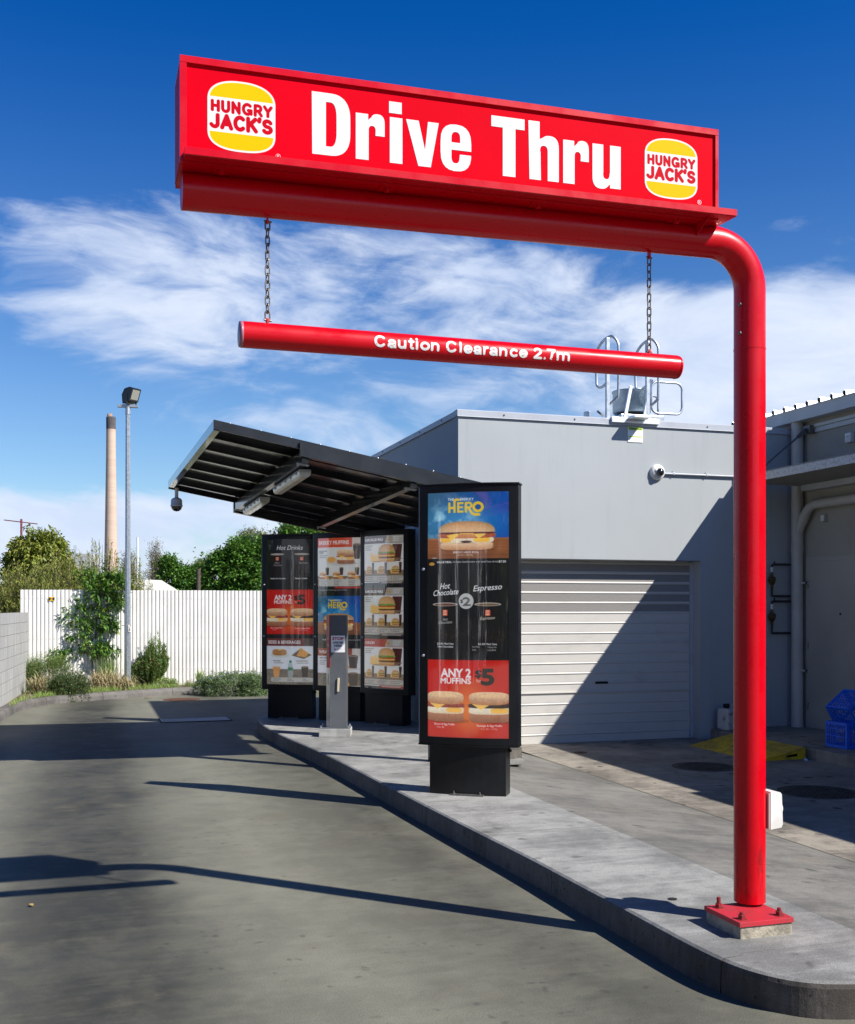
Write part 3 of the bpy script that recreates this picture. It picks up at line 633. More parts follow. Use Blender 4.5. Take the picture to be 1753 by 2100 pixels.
def muff_block(c, x, y, w, h):
    q = c.win(x, y, x+w-1, y+h-1); X = (q[1]-x)/w; Y = (q[2]-y)/h
    g = np.exp(-((X-.53)/.20)**2)*np.clip((Y-.2)*1.9, 0, 1)*np.clip((1.02-Y)*2.4, 0, 1)
    cc = np.array((.66, .022, .012))*(1-g[..., None])+np.array((.88, .34, .05))*g[..., None]
    cc = cc*(1+.05*(vnoise(*X.shape, 60, 4)-.5))[..., None]; c.a[q[0]] = cc
    k = w/523
    c.text('ANY 2', x+92*k, y+107*k, 50*k, WHT, width=193*k, bold=.035); c.text('MUFFINS', x+89*k, y+148*k, 34*k, WHT, width=197*k, bold=.035)
    c.rect(x+303*k, y+58*k, x+304.5*k, y+146*k, (.85, .45, .2), .6)
    c.text('$', x+316*k, y+106*k, 42*k, (.022, .015, .018), width=38*k, bold=.04); c.text('5', x+356*k, y+150*k, 92*k, (.022, .015, .018), width=72*k, bold=.045)
    c.text('for', x+321*k, y+138*k, 20*k, (.95, .80, .72), width=29*k)
    muffin(c, x+118*k, y+290*k, 252*k, 198*k, (.55, .10, .07)); muffin(c, x+402*k, y+290*k, 262*k, 198*k, (.10, .045, .03))
    c.text('Bacon & Egg Muffin', x+46*k, y+409*k, 11.5*k, WHT, width=136*k, bold=.02); c.text('2 for $5', x+62*k, y+428*k, 11*k, WHT, width=50*k)
    c.text('Sausage & Egg Muffin', x+324*k, y+412*k, 11.5*k, WHT, width=157*k, bold=.025); c.text('2 for $5 | 1549kJ', x+348*k, y+432*k, 11*k, WHT, width=53*k if False else 104*k, al=.6)
def poster_front():
    c = Cv(523, 1532, (.012, .012, .013)); c.speck(0, 0, 523, 1532, .12, 90, 7)
    hero_block(c, 0, 0, 523, 414)
    c.ell(46, 410, 15, 4, (.6, .6, .6)); c.poly([(32, 412), (60, 412), (56, 436), (36, 436)], (.03, .03, .03)); c.ell(28, 446, 19, 10, (.72, .38, .08), nz=.2)
    c.text('VALUE MEAL', 62, 441, 12, WHT, width=100, bold=.03); c.text('Includes hashbrown and small hot drink', 170, 440, 12, WHT, width=288); c.text('$7.50', 460, 440, 12, WHT, width=44, bold=.03)
    for w_, x, y, s_, wd in (('Hot', 84, 605, 36, 64), ('Chocolate', 36, 648, 34, 168), ('Espresso', 302, 619, 34, 176)):
        c.text(w_, x, y, s_, WHT, width=wd, shear=.30, rot=.075, bold=.012)
    cup_c = (.016, .014, .013)
    for cx in (118, 392):
        c.poly([(cx-76, 702), (cx+78, 702), (cx+52, 985), (cx-52, 985)], cup_c); c.ell(cx, 700, 82, 11, (.72, .70, .66)); c.ell(cx, 701, 74, 8, (.20, .08, .05) if cx < 200 else (.26, .16, .09), nz=.3)
        logo_px(c, cx, 752, 30, 34)
    c.text('Hot', 102, 803, 17, (.75, .75, .74), width=32, shear=.3, rot=.07); c.text('Chocolate', 72, 824, 16, (.75, .75, .74), width=92, shear=.3, rot=.07)
    c.text('Espresso', 345, 797, 18, (.95, .90, .75), width=90, shear=.3, rot=.07)
    c.ell(256, 680, 48, 49, (.62, .63, .63)); c.text('$', 220, 690, 20, (.05, .05, .05), width=16, bold=.02); c.text('2', 236, 708, 50, (.16, .15, .15), width=48, bold=.03)
    c.text('$2.00 Med Size', 65, 952, 11, WHT, width=110, bold=.03); c.text('Hot Chocolate', 69, 970, 11, WHT, width=103, bold=.03)
    c.text('$2.00 Med Size', 333, 952, 11, WHT, width=116, bold=.03)
    for s_, x, y, wd in (('Flat White', 296, 969, 46), ('Latte', 296, 987, 24), ('Cappuccino', 392, 970, 55), ('Long Black', 392, 988, 52)): c.text(s_, x, y, 10, (.8, .8, .8), width=wd)
    for cx in (110, 385):   # spilt beans and steam
        r = np.random.default_rng(cx)
        for _ in range(70): c.ell(cx+r.normal(30, 60), 940+r.normal(-40, 26), r.uniform(3, 7), r.uniform(2, 4), (.11, .05, .03), al=.35)
    muff_block(c, 0, 1047, 523, 485)
    return c
def drinks_block(c, x, y, w, h):
    c.vgrad(x, y, x+w, y+h, (.014, .015, .017), (.02, .018, .018)); k = w/523
    c.text('Hot Drinks', x+118*k, y+112*k, 46*k, WHT, width=285*k, shear=.28, bold=.012)
    for cx, a, b in ((125, 'Hot', 'Chocolate'), (395, 'Espresso', '')):
        c.poly([(x+(cx-72)*k, y+160*k), (x+(cx+72)*k, y+160*k), (x+(cx+50)*k, y+400*k), (x+(cx-50)*k, y+400*k)], (.028, .018, .015)); c.ell(x+cx*k, y+158*k, 80*k, 11*k, (.55, .50, .45)); logo_px(c, x+cx*k, y+205*k, 36*k, 34*k)
        c.text(a, x+(cx-28)*k, y+258*k, 20*k, (.6, .6, .6), width=(50 if b else 90)*k, shear=.3)
        if b: c.text(b, x+(cx-45)*k, y+282*k, 20*k, (.6, .6, .6), width=95*k, shear=.3)
    c.text('Medium Hot Chocolate', x+45*k, y+420*k, 14*k, WHT, width=175*k, bold=.03); c.text('Medium Coffee', x+325*k, y+420*k, 14*k, WHT, width=130*k, bold=.03)
def header(c, x, y, w, h, s_, col, k):
    c.rect(x, y, x+w, y+h, col); c.poly([(x+w*.80, y), (x+w+2, y), (x+w+2, y+h), (x+w*.80, y+h), (x+w*.86, y+h/2)][:4], (.16, .13, .12) if col[0] < .3 else (.75, .74, .72), al=.9)
    c.text(s_, x+18*k, y+h*.70, h*.40, WHT, width=w*.70 if len(s_) > 8 else w*.30, bold=.03)
def price_lines(c, x, y, k, n=2, col=(.25, .24, .23), w=100):
    r = np.random.default_rng(int(x*7+y))
    for i in range(n):
        xx = x
        while xx < x+w*k*(1 if i == 0 else .8): 
            L = r.uniform(8, 20)*k; c.rect(xx, y+i*19*k, xx+L, y+i*19*k+9*k, col, .7); xx += L+4*k
def meal_row(c, x, y, w, h, k, green=True, n=3, first=5):
    c.rect(x, y, x+w, y+h, (.30, .22, .14)); c.speck(x, y, x+w, y+h, .25, 9, int(y))
    c.rect(x, y-h*.5, x+w, y+h*.12, (.80, .79, .77))
    for i in range(n):
        cx = x+w*(.17+.33*i); c.poly([(cx+35*k, y-60*k), (cx+66*k, y-60*k), (cx+60*k, y+48*k), (cx+40*k, y+48*k)], (.09, .03, .025), nz=.2)
        fries(c, cx-45*k, y+46*k, 40*k, 50*k); burger(c, cx-5*k, y+14*k, 84*k, 84*k, green)
    c.ell(x+w*.5, y+h-32*k, w*.49, 26*k, (.62, .60, .56), p=7, al=.9)
    for i in range(n): price_lines(c, x+w*(.10+.33*i), y+h-46*k, k, 2, w=92)
def poster(kind):
    W_, H_ = 523, 1532; c = Cv(W_, H_, (.02, .02, .021))
    if kind == 1:
        drinks_block(c, 0, 0, W_, 520); muff_block(c, 0, 532, W_, 470); c.rect(0, 1002, W_, 1046, (.03, .03, .03))
        header(c, 0, 1046, W_, 80, 'SIDES & BEVERAGES', (.24, .06, .05), 1)
        c.rect(0, 1126, W_, 1370, (.80, .82, .86)); c.rect(0, 1370, W_, 1532, (.26, .22, .18)); c.speck(0, 1370, W_, 1532, .3, 12, 5)
        c.ell(155, 1225, 108, 26, (.70, .74, .68)); c.ell(150, 1195, 84, 32, (.72, .42, .16), (.50, .24, .08), p=3, nz=.15); c.ell(150, 1176, 80, 16, (.55, .30, .12)); c.rect(132, 1156, 172, 1172, (.90, .70, .30))
        c.poly([(285, 1225), (380, 1155), (500, 1220), (420, 1262)], (.25, .17, .12)); c.poly([(340, 1230), (385, 1145), (470, 1200), (440, 1244)], (.80, .46, .12), nz=.2)
        c.text('PANCAKES', 78, 1290, 13, (.2, .18, .17), width=84, bold=.03); c.text('HASH BROWNS', 338, 1290, 13, (.2, .18, .17), width=120, bold=.03); price_lines(c, 84, 1300, 1, 1, w=110); price_lines(c, 344, 1300, 1, 1, w=110)
        c.poly([(70, 1345), (158, 1345), (146, 1455), (86, 1455)], (.80, .44, .16), nz=.1); c.ell(114, 1345, 46, 6, (.8, .7, .6))
        c.ell(275, 1380, 30, 80, (.50, .58, .60), p=3, al=.75); c.rect(262, 1278, 288, 1302, (.05, .30, .15)); c.rect(247, 1352, 303, 1384, (.08, .30, .18))
        cup(c, 430, 1345, 76, 108, (.06, .04, .035))
        c.ell(290, 1482, 240, 24, (.66, .65, .62), p=7, al=.9)
        for x, s_ in ((75, 'ORANGE JUICE'), (240, 'WATER'), (405, 'TEA')): c.text(s_, x, 1480, 10, (.15, .15, .15), width=18+6*len(s_), bold=.02); price_lines(c, x, 1486, 1, 1, w=60)
    elif kind == 2:
        c.rect(0, 0, W_, 480, (.78, .78, .78)); header(c, 0, 0, W_, 96, 'BREKKY MUFFINS', (.72, .10, .03), 1)
        c.text('BACON & EGG', 24, 142, 14, (.2, .18, .17), width=100, bold=.04); c.text('MUFFIN', 24, 160, 14, (.2, .18, .17), width=54, bold=.04); price_lines(c, 26, 176, 1, 2, w=105)
        cup(c, 470, 70, 84, 150); c.ell(290, 250, 165, 38, (.70, .68, .64)); c.ell(180, 225, 52, 30, (.82, .48, .14), nz=.2); muffin(c, 345, 195, 200, 150, (.70, .28, .12))
        c.rect(0, 395, W_, 500, (.34, .22, .12)); c.speck(0, 395, W_, 500, .3, 8, 5)
        for i in range(3):
            cx = 70+172*i; cup(c, cx+58, 310, 46, 74); c.ell(cx+10, 425, 76, 14, (.6, .55, .5)); muffin(c, cx, 385, 90, 80, (.5, .16, .08)); c.ell(cx+48, 408, 28, 16, (.82, .46, .12))
        c.ell(265, 465, 245, 36, (.66, .65, .62), p=7)
        for i in range(3): price_lines(c, 40+170*i, 442, 1, 3, w=80)
        c.rect(220, 505, W_, 522, (.66, .06, .04)); c.text('The average adult daily energy intake is 8700kJ', 20, 545, 13, (.8, .8, .8), width=340)
        hero_block(c, 0, 600, W_, 400)
        c.text('VALUE MEAL', 62, 1060, 12, WHT, width=100, bold=.03); c.text('and small hot drink $7.50', 330, 1060, 12, WHT, width=180)
        header(c, 0, 1142, W_, 80, 'WRAPS', (.42, .10, .05), 1); c.rect(0, 1222, W_, 1470, (.80, .81, .84)); c.rect(0, 1400, W_, 1532, (.26, .21, .16)); c.speck(0, 1400, W_, 1532, .3, 12, 6)
        for y in (1222, 1400):
            price_lines(c, 28, y+44, 1, 3, w=80); cup(c, 430, y-6, 108, 130, (.13, .09, .07)); c.ell(330, y+112, 62, 26, (.78, .44, .14), nz=.2); c.poly([(220, y+150), (520, y+120), (520, y+134), (220, y+166)], (.70, .68, .66)); burger(c, 210, y+60, 120, 100)
        c.text('BREKKY WRAP', 26, 1250, 13, (.2, .18, .17), width=110, bold=.04); c.text('BIG BREKKY', 26, 1420, 13, (.2, .18, .17), width=100, bold=.04)
    else:
        for y, s_, hc, g in ((0, 'FLAME GRILLED MEALS', (.13, .08, .06), True), (520, 'FLAME GRILLED MEALS', (.10, .04, .04), True), (1035, 'CHICKEN', (.50, .045, .03), False)):
            c.rect(0, y, W_, y+470, (.80, .80, .79)); c.rect(0, y, W_, y+78, hc); c.text(s_, 16, y+52, 24, WHT, width=260 if len(s_) > 8 else 145, bold=.04)
            c.poly([(330, y+2), (W_, y+2), (W_, y+76), (300, y+76)], (.50, .48, .45)); burger(c, 345, y+38, 40, 40); price_lines(c, 400, y+12, 1, 3, (.8, .8, .8), 90)
            price_lines(c, 18, y+96, 1, 3, w=110); c.poly([(395, y+90), (505, y+90), (485, y+260), (412, y+260)], (.13, .035, .03), nz=.25)
            c.poly([(90, y+250), (300, y+215), (515, y+232), (320, y+300)], (.30, .20, .13)); fries(c, 150, y+250, 110, 90); burger(c, 320, y+175, 210, 190)
            meal_row(c, 0, y+330, W_, 130, 1, True)
            for i, nn in enumerate(('1', '2', '3') if y == 0 else ('5', '6', '7') if y < 900 else ('9', '11', '12')): c.text(nn, 28+W_*.33*i, y+440, 24, (.55, .06, .05), width=10*len(nn), bold=.02)
            c.rect(230, y+464, W_, y+486, (.40, .04, .04) if y > 900 else (.08, .05, .05)); price_lines(c, 260, y+468, 1, 1, (.85, .82, .8), 230)
    c.a = c.a.clip(0, 1)
    return c
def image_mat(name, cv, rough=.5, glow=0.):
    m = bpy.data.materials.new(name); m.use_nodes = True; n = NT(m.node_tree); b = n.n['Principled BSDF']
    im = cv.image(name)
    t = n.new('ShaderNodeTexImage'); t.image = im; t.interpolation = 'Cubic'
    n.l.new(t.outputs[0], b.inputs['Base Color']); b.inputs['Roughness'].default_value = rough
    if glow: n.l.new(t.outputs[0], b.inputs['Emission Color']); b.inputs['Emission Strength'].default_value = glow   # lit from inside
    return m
def smooth_line3(L, n=4):
    o = []
    for i in range(len(L)-1):
        p = [Vector(L[max(0, min(len(L)-1, i+k))]) for k in (-1, 0, 1, 2)]
        for j in range(n):
            t = j/n; o.append(tuple(.5*((2*p[1])+(-p[0]+p[2])*t+(2*p[0]-5*p[1]+4*p[2]-p[3])*t*t+(-p[0]+3*p[1]-3*p[2]+p[3])*t**3)))
    return o+[L[-1]]
# ============================================================ THE GROUND
def sheet(name, poly, z, m, kind='structure', cat=None):
    mb = MB(); mb.add([(x, y, z) for x, y in poly], [tuple(range(len(poly)))]); o = mb.build(name, m); fix_normals(o)
    if o.data.polygons[0].normal.z < 0: o.data.flip_normals()
    if kind: o['kind'] = kind
    return o
sheet('ground', [(-900, -900), (900, -900), (900, 1500), (-900, 1500)], -.14, EARTH)
sheet('road', [(-16, -14), (16, -14), (16, 3.2), (4.7, 3.2), (4.7, 10.2), (3.9, 21.0), (3.3, 20.95), (-1.35, 21.0), (-16, 21)], 0, ROAD)
# the kerb line of the island, far end first, round the near corner
KL = [(3.0, 14.95), (2.62, 14.93), (2.33, 14.80), (2.17, 14.50), (2.10, 13.95), (2.09, 13.1), (2.15, 12.1), (2.24, 11.1), (2.31, 9.9), (2.355, 8.8), (2.40, 7.66), (2.449, 6.6), (2.485, 5.894),
      (2.50, 5.3), (2.512, 4.884), (2.517, 4.595), (2.522, 4.30), (2.530, 4.104), (2.545, 3.95), (2.575, 3.82), (2.635, 3.70), (2.72, 3.61), (2.84, 3.555), (3.0, 3.53), (3.6, 3.50), (4.3, 3.47)]
def offset_line(L, dd):
    o = []
    for i, p in enumerate(L):
        a = Vector(L[max(0, i-1)]); b = Vector(L[min(len(L)-1, i+1)]); t = (b-a).normalized(); o.append((p[0]-t.y*dd, p[1]+t.x*dd))
    return o
def smooth_line(L, n=4):
    o = []
    for i in range(len(L)-1):
        p = [Vector(L[max(0, min(len(L)-1, i+k))]) for k in (-1, 0, 1, 2)]
        for j in range(n):
            t = j/n; o.append(tuple(.5*((2*p[1])+(-p[0]+p[2])*t+(2*p[0]-5*p[1]+4*p[2]-p[3])*t*t+(-p[0]+3*p[1]-3*p[2]+p[3])*t**3)))
    return o+[L[-1]]
KS = smooth_line(KL)
HK = .145
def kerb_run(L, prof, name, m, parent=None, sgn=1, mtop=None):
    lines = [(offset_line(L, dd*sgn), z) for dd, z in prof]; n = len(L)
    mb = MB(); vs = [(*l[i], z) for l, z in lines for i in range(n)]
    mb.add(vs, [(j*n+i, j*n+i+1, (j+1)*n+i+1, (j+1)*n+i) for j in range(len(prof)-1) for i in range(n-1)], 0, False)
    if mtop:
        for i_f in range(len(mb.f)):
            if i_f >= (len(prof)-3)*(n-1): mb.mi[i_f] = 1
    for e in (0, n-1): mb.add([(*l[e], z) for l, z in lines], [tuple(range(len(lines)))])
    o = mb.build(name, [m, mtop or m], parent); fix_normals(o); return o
isl = link('island_pavement', bpy.data.meshes.new('island_pavement')); isl['kind'] = 'structure'
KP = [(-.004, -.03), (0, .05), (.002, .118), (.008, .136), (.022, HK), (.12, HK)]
# cast kerb segments with a fine joint between them
cuts = [0, 12, 22, 36, 50, 72, len(KS)-1]
tot = list(KS)
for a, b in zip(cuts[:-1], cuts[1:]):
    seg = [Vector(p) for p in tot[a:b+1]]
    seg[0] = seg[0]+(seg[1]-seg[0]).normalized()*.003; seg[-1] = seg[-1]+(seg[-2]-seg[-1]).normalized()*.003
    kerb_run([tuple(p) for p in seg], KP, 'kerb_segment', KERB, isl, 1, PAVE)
inner = offset_line(tot, .12)
bed0 = MB(); bed0.add([(x, y, .128) for x, y in offset_line(tot, .03)[8:-12]]+[(3.28, 4.0, .128), (3.28, 14.7, .128)], [tuple(range(len(tot)-18))])
b0 = bed0.build('joint_filler', DARK, isl); fix_normals(b0)
def ilx(y):   # inner edge of the kerb at a given y (long side)
    pts = [p for p in inner if 3.62 < p[1] < 14.6]; pts.sort(key=lambda p: p[1])
    for a, b in zip(pts[:-1], pts[1:]):
        if a[1] <= y <= b[1]: return a[0]+(b[0]-a[0])*(y-a[1])/max(1e-6, b[1]-a[1])
    return pts[0][0] if y < pts[0][1] else pts[-1][0]
def slab(y0, y1, x1a, x1b):
    L = [(ilx(y0), y0)]+sorted([p for p in inner if y0 < p[1] < y1 and p[0] < 2.75], key=lambda p: p[1])+[(ilx(y1), y1)]
    poly = L+[(x1b, y1), (x1a, y1) if False else (x1a, y0)]
    mb = MB(); mb.prism(poly, .10, HK); o = mb.build('pavement_slab', PAVE, isl); fix_normals(o)
near = [p for p in inner if p[1] < 3.98]
mb = MB(); mb.prism([(ilx(3.985), 3.985)]+near+[(4.3, 3.985)], .10, HK); fix_normals(mb.build('pavement_slab', PAVE, isl))
slab(3.993, 6.601, 3.36, 3.34); slab(6.614, 9.695, 3.34, 3.30); slab(9.706, 12.4, 3.30, 3.9) if False else slab(9.706, 11.2, 4.05, 4.05)
slab(11.206, 13.5, 4.05, 4.05)
far = [p for p in inner if p[1] > 13.5]
mb = MB(); mb.prism([(4.05, 13.506)]+[(4.05, 14.8)]+far+[(ilx(13.506), 13.506)], .10, HK); fix_normals(mb.build('pavement_slab', PAVE, isl))
# crossover falling from the island to the yard, in pale worn concrete
def strip(name, pts, m, parent=None, kind='structure'):
    mb = MB(); mb.add(pts, [(0, 1, 2, 3)]); mb.add([(x, y, z-.12) for x, y, z in pts], [(3, 2, 1, 0)])
    o = mb.build(name, m, parent); fix_normals(o)
    if o.data.polygons[0].normal.z < 0: o.data.flip_normals()
    if kind: o['kind'] = kind
    return o
strip('crossover', [(3.362, 3.985, HK), (4.655, 3.985, .003), (4.640, 9.69, .003), (3.305, 9.69, HK)], APRON)
strip('crossover', [(4.302, 3.47, .145), (4.72, 3.2, .003), (4.66, 3.98, .003), (4.302, 3.98, .145)], APRON)
strip('crossover', [(3.305, 9.70, .142), (4.640, 9.70, .003), (4.60, 11.62, .003), (3.305, 11.62, .142)], APRON)
yard = link('yard', bpy.data.meshes.new('yard')); yard['kind'] = 'structure'
strip('joint_gap', [(4.60, -2, -.012), (7.4, -2, -.012), (7.4, 12.4, -.012), (4.60, 12.4, -.012)], DARK, yard, None)
for x0, x1 in ((4.668, 7.348),):
    for y0, y1 in ((-2, 1.9), (1.908, 5.2), (5.208, 8.55), (8.558, 12.3)):
        mb = MB(); mb.add([(x0, y0, .002), (x1, y0, .002), (x1, y1, .002), (x0, y1, .002)], [(0, 1, 2, 3)]); mb.build('yard_slab', YARD, yard)
# raised pad behind the front board, rounded corner
pad = [(3.54, 9.74)]+[(3.84+.30*math.cos(a), 10.04+.30*math.sin(a)) for a in [R(-90+i*9) for i in range(11)]]+[(4.14, 10.55), (3.54, 10.55)]
mb = MB(); mb.prism(pad, .0, .225); o = mb.build('raised_plinth', KERB); fix_normals(o); o['kind'] = 'structure'
# service step along the beige building
mb = MB(); mb.box(7.35, 8.6, -3, 11.64, -.02, .125, bev=.012); o = mb.build('service_step', YARD); o['kind'] = 'structure'

# far kerb and garden bed
FK = [(-1.30, 12.0), (-1.26, 15.0), (-1.20, 16.28), (-1.13, 17.3), (-1.04, 18.05), (-.83, 18.75), (-.50, 19.22), (-.05, 19.56), (.52, 19.93), (1.0, 20.2), (1.48, 20.42), (2.11, 20.65), (2.7, 20.78), (3.2, 20.84), (3.9, 20.86)]
FS = smooth_line(FK)
fk = link('far_kerb', bpy.data.meshes.new('far_kerb')); fk['kind'] = 'structure'
FP = [(-.004, -.03), (.0, .07), (.012, .105), (.035, .125), (.15, .128)]
cf = [0, 12, 22, 30, 40, len(FS)-1]
for a, b in zip(cf[:-1], cf[1:]):
    seg = [Vector(p) for p in FS[a:b+1]]; seg[0] += (seg[1]-seg[0]).normalized()*.004; seg[-1] += (seg[-2]-seg[-1]).normalized()*.004
    kerb_run([tuple(p) for p in seg], FP, 'kerb_segment', FKERB, fk, 1)
bedp = offset_line(FS, .14)+[(3.9, 21.75), (-1.6, 21.75), (-1.6, 12)]
sheet('garden_bed', bedp, .11, SOIL)

# ============================================================ RED SIGN
def tz(x): return .012*(x-.34)      # the arm rises a touch towards the post
PX, PY = 2.994, 4.404
sg = thing('drive_thru_sign', 'tall red lightbox sign reading Drive Thru on a bent red pipe post', 'sign', (PX, PY, HK))
r = .0735
mb = MB(); mb.tube([(PX, PY, .235), (PX, PY, 2.853)], r, 40); mb.build('pole', RED, sg)
path = [(PX, PY, 2.856), (PX, PY, 3.135)]
Rb = .21; cx, cz = PX-Rb, 3.135; zend = 3.345
for i in range(1, 15):
    a = math.pi/2*i/14; path.append((cx+Rb*math.cos(a), PY, cz+Rb*math.sin(a)))
path.append((.353, PY, 3.300))
mb = MB(); mb.tube(path, r, 40); mb.tube([(PX, PY, 2.85), (PX, PY, 2.859)], r+.0012, 40)
mb.build('arm', RED, sg)
mb = MB()
for z in (2.92, 3.055):
    mb = MB(); mb.lathe([(0, -.004), (.009, -.004), (.010, 0), (.006, .004), (0, .004)], (PX-.073, PY-.03, z), 10, axis='X'); mb.build('screw', DGALV, sg)
mb = MB(); mb.box(2.768, 3.052, 4.146, 4.438, .200, .222, bev=.002); mb.build('base_plate', REDT, sg)
mb = MB(); mb.box(2.776, 3.048, 4.153, 4.432, HK-.01, .199, bev=.005)
mb.build('grout_pad', GROUT, sg)
BOLTM = mat('dark_red_painted_bolt', (.26, .012, .02), .5, col2=(.14, .03, .025), nscale=60)
for bx, by, sh_ in ((2.815, 4.388, .03), (2.81, 4.195, .012), (3.008, 4.195, .015), (3.008, 4.388, .02)):
    mb = MB(); hexbolt(mb, bx, by, .222, .0165, .019, sh_, .0095); mb.build('anchor_bolt', BOLTM, sg)
# lightbox
X0, X1, YF, YB = .335, 2.728, 4.252, 4.55
def S(x, z): return z + tz(x)
def tbox(mb, x0, x1, y0, y1, z0, z1, mi=0):
    vs = [(x, y, z+tz(x)) for z in (z0, z1) for y in (y0, y1) for x in (x0, x1)]
    return mb.add(vs, [(0,2,3,1),(4,5,7,6),(0,1,5,4),(2,6,7,3),(0,4,6,2),(1,3,7,5)], mi)
ZB, ZT = 3.372, 3.772
mb = MB(); tbox(mb, X0+.004, X1-.004, YF+.014, YB, ZB-.008, ZT-.004)
for k in range(9): tbox(mb, X0+.0005, X0+.004, YF+.03+k*.027, YF+.042+k*.027, ZB-.008, ZT-.006)
mb.build('lightbox', RED, sg)
mb = MB(); fw = .026
tbox(mb, X0, X1, YF, YF+.02, ZT-fw, ZT); tbox(mb, X0, X1, YF, YF+.02, ZB-.012, ZB+.004)
tbox(mb, X0, X0+fw, YF+.001, YF+.02, ZB+.004, ZT-fw); tbox(mb, X1-fw*.6, X1, YF+.001, YF+.02, ZB+.004, ZT-fw)
mb.build('frame', RED, sg)
mb = MB(); tbox(mb, X0+fw, X1-fw*.6, YF+.011, YF+.0135, ZB+.004, ZT-fw); pnl = mb.build('sign_panel', PANELRED, sg)
# drip tray under the box: lip, sloping underside, end gusset
tr = [(4.188, 3.394), (4.188, 3.366), (4.194, 3.364), (4.36, 3.372), (4.36, 3.378), (4.256, 3.394)]
mb = MB(); n_ = len(tr); vs = [(x, y, z+tz(x)-.002) for x in (.348, 2.782) for y, z in tr]
mb.add(vs, [(i, (i+1) % n_, n_+(i+1) % n_, n_+i) for i in range(n_)]+[tuple(range(n_)), tuple(reversed(range(n_, 2*n_)))])
mb.add([(2.66, y, z+tz(2.66)) for y, z in ((4.21, 3.366), (4.40, 3.37), (4.40, 3.305), (4.33, 3.31))]+[(2.664, y, z+tz(2.66)) for y, z in ((4.21, 3.366), (4.40, 3.37), (4.40, 3.305), (4.33, 3.31))], [(0,1,2,3), (7,6,5,4), (0,4,5,1), (2,6,7,3), (1,5,6,2), (3,7,4,0)])
fix_normals(mb.build('drip_tray', RED, sg))
for x in (.50, 1.18, 1.86, 2.54):
    mb = MB(); tbox(mb, x-.032, x+.032, 4.27, 4.345, 3.360, 3.3695); mb.lathe([(.013, 3.345+tz(x)), (.013, 3.361+tz(x))], (x, 4.30, 0), 6, smooth=False); mb.build('mounting_bracket', RED, sg)
# lettering, condensed heavy, cut from white vinyl (outlines drawn by hand)
def outline(P, n=10):
    """P: list of (x, z) or ('c', cx, cz, rx, rz, a0, a1) arcs (superellipse)"""
    o = []
    for q in P:
        if q[0] == 'c':
            _, cx, cz, rx, rz, a0, a1 = q
            for i in range(n+1):
                a = R(a0+(a1-a0)*i/n); ca, sa = math.cos(a), math.sin(a)
                o.append((cx+rx*math.copysign(abs(ca)**.8, ca), cz+rz*math.copysign(abs(sa)**.8, sa)))
        else: o.append(q)
    return o
def vinyl(name, loops, place, m, parent):
    """2D outlines (first outer, others holes or further pieces) filled even-odd"""
    c = bpy.data.curves.new('v', 'CURVE'); c.dimensions = '2D'; c.fill_mode = 'BOTH'
    for L in loops:
        s_ = c.splines.new('POLY'); s_.points.add(len(L)-1)
        for p, q in zip(s_.points, L): p.co = (q[0], q[1], 0, 1)
        s_.use_cyclic_u = True
    o = bpy.data.objects.new('v', c); C.objects.link(o); dg = bpy.context.evaluated_depsgraph_get(); dg.update()
    me = bpy.data.meshes.new_from_object(o.evaluated_get(dg)); mb = MB()
    # keep only one side of the fill
    fs = [tuple(p.vertices) for p in me.polygons]
    mb.add([place(v.co.x, v.co.y) for v in me.vertices], fs)
    bpy.data.objects.remove(o); bpy.data.curves.remove(c); bpy.data.meshes.remove(me)
    return fix_normals(mb.build(name, m, parent))
YL = YF+.0098
BZ = 3.452; CP = 3.7035; XH = 3.640
def zl_(x, z): return (x, YL, z+tz(x))
D_ = [outline([(.857, BZ), (.855, CP), ('c', .930, CP-.10, .084, .10, 88, 0), ('c', .930, BZ+.10, .084, .10, 0, -88)]),
      outline([(.913, BZ+.036), (.913, CP-.036), ('c', .930, CP-.10, .027, .064, 88, 0), ('c', .930, BZ+.10, .027, .064, 0, -88)])]
r_ = lambda x: [outline([(x, BZ), (x, XH), (x+.052, XH), (x+.052, XH-.024), ('c', x+.092, XH-.034, .030, .038, 150, 0), (x+.122, XH-.085), (x+.083, XH-.085), ('c', x+.069, XH-.068, .015, .022, 10, 170), (x+.054, BZ)])]
i_ = [[(1.181, BZ), (1.181, XH), (1.235, XH), (1.235, BZ)], [(1.178, XH+.017), (1.178, CP+.001), (1.232, CP+.001), (1.232, XH+.017)]]
v_ = [[(1.303, BZ), (1.252, XH), (1.306, XH), (1.336, XH-.115), (1.364, XH), (1.411, XH) if False else (1.414, XH), (1.360, BZ)]]
v_ = [[(1.303, BZ), (1.250, XH), (1.304, XH), (1.334, XH-.118), (1.343, XH-.09), (1.352, XH-.06), (1.373, XH) if False else (1.341, XH-.118), (1.340, XH-.110), (1.372, XH), (1.392, XH) if False else (1.394, XH), (1.359, BZ)]]
v_ = [[(1.304, BZ), (1.251, XH), (1.305, XH), (1.333, XH-.120), (1.346, XH), (1.393, XH), (1.358, BZ)]]
def e_(cx=1.469):
    o = outline([('c', cx, XH-.072, .068, .076, 0, 180), ('c', cx, BZ+.072, .068, .076, 180, 352), (cx+.067, BZ+.068), (cx+.018, BZ+.068), ('c', cx-.002, BZ+.055, .018, .026, 0, -180), (cx-.020, BZ+.085), (cx+.068, BZ+.085)])
    h = outline([(cx-.020, BZ+.116), (cx+.019, BZ+.116), ('c', cx-.0005, XH-.055, .0195, .028, 0, 180)])
    return [o, h]
T_ = [[(1.680, BZ), (1.680, CP-.046), (1.628, CP-.046), (1.628, CP), (1.780, CP), (1.780, CP-.046), (1.737, CP-.046) if False else (1.738, CP-.046), (1.738, BZ)]]
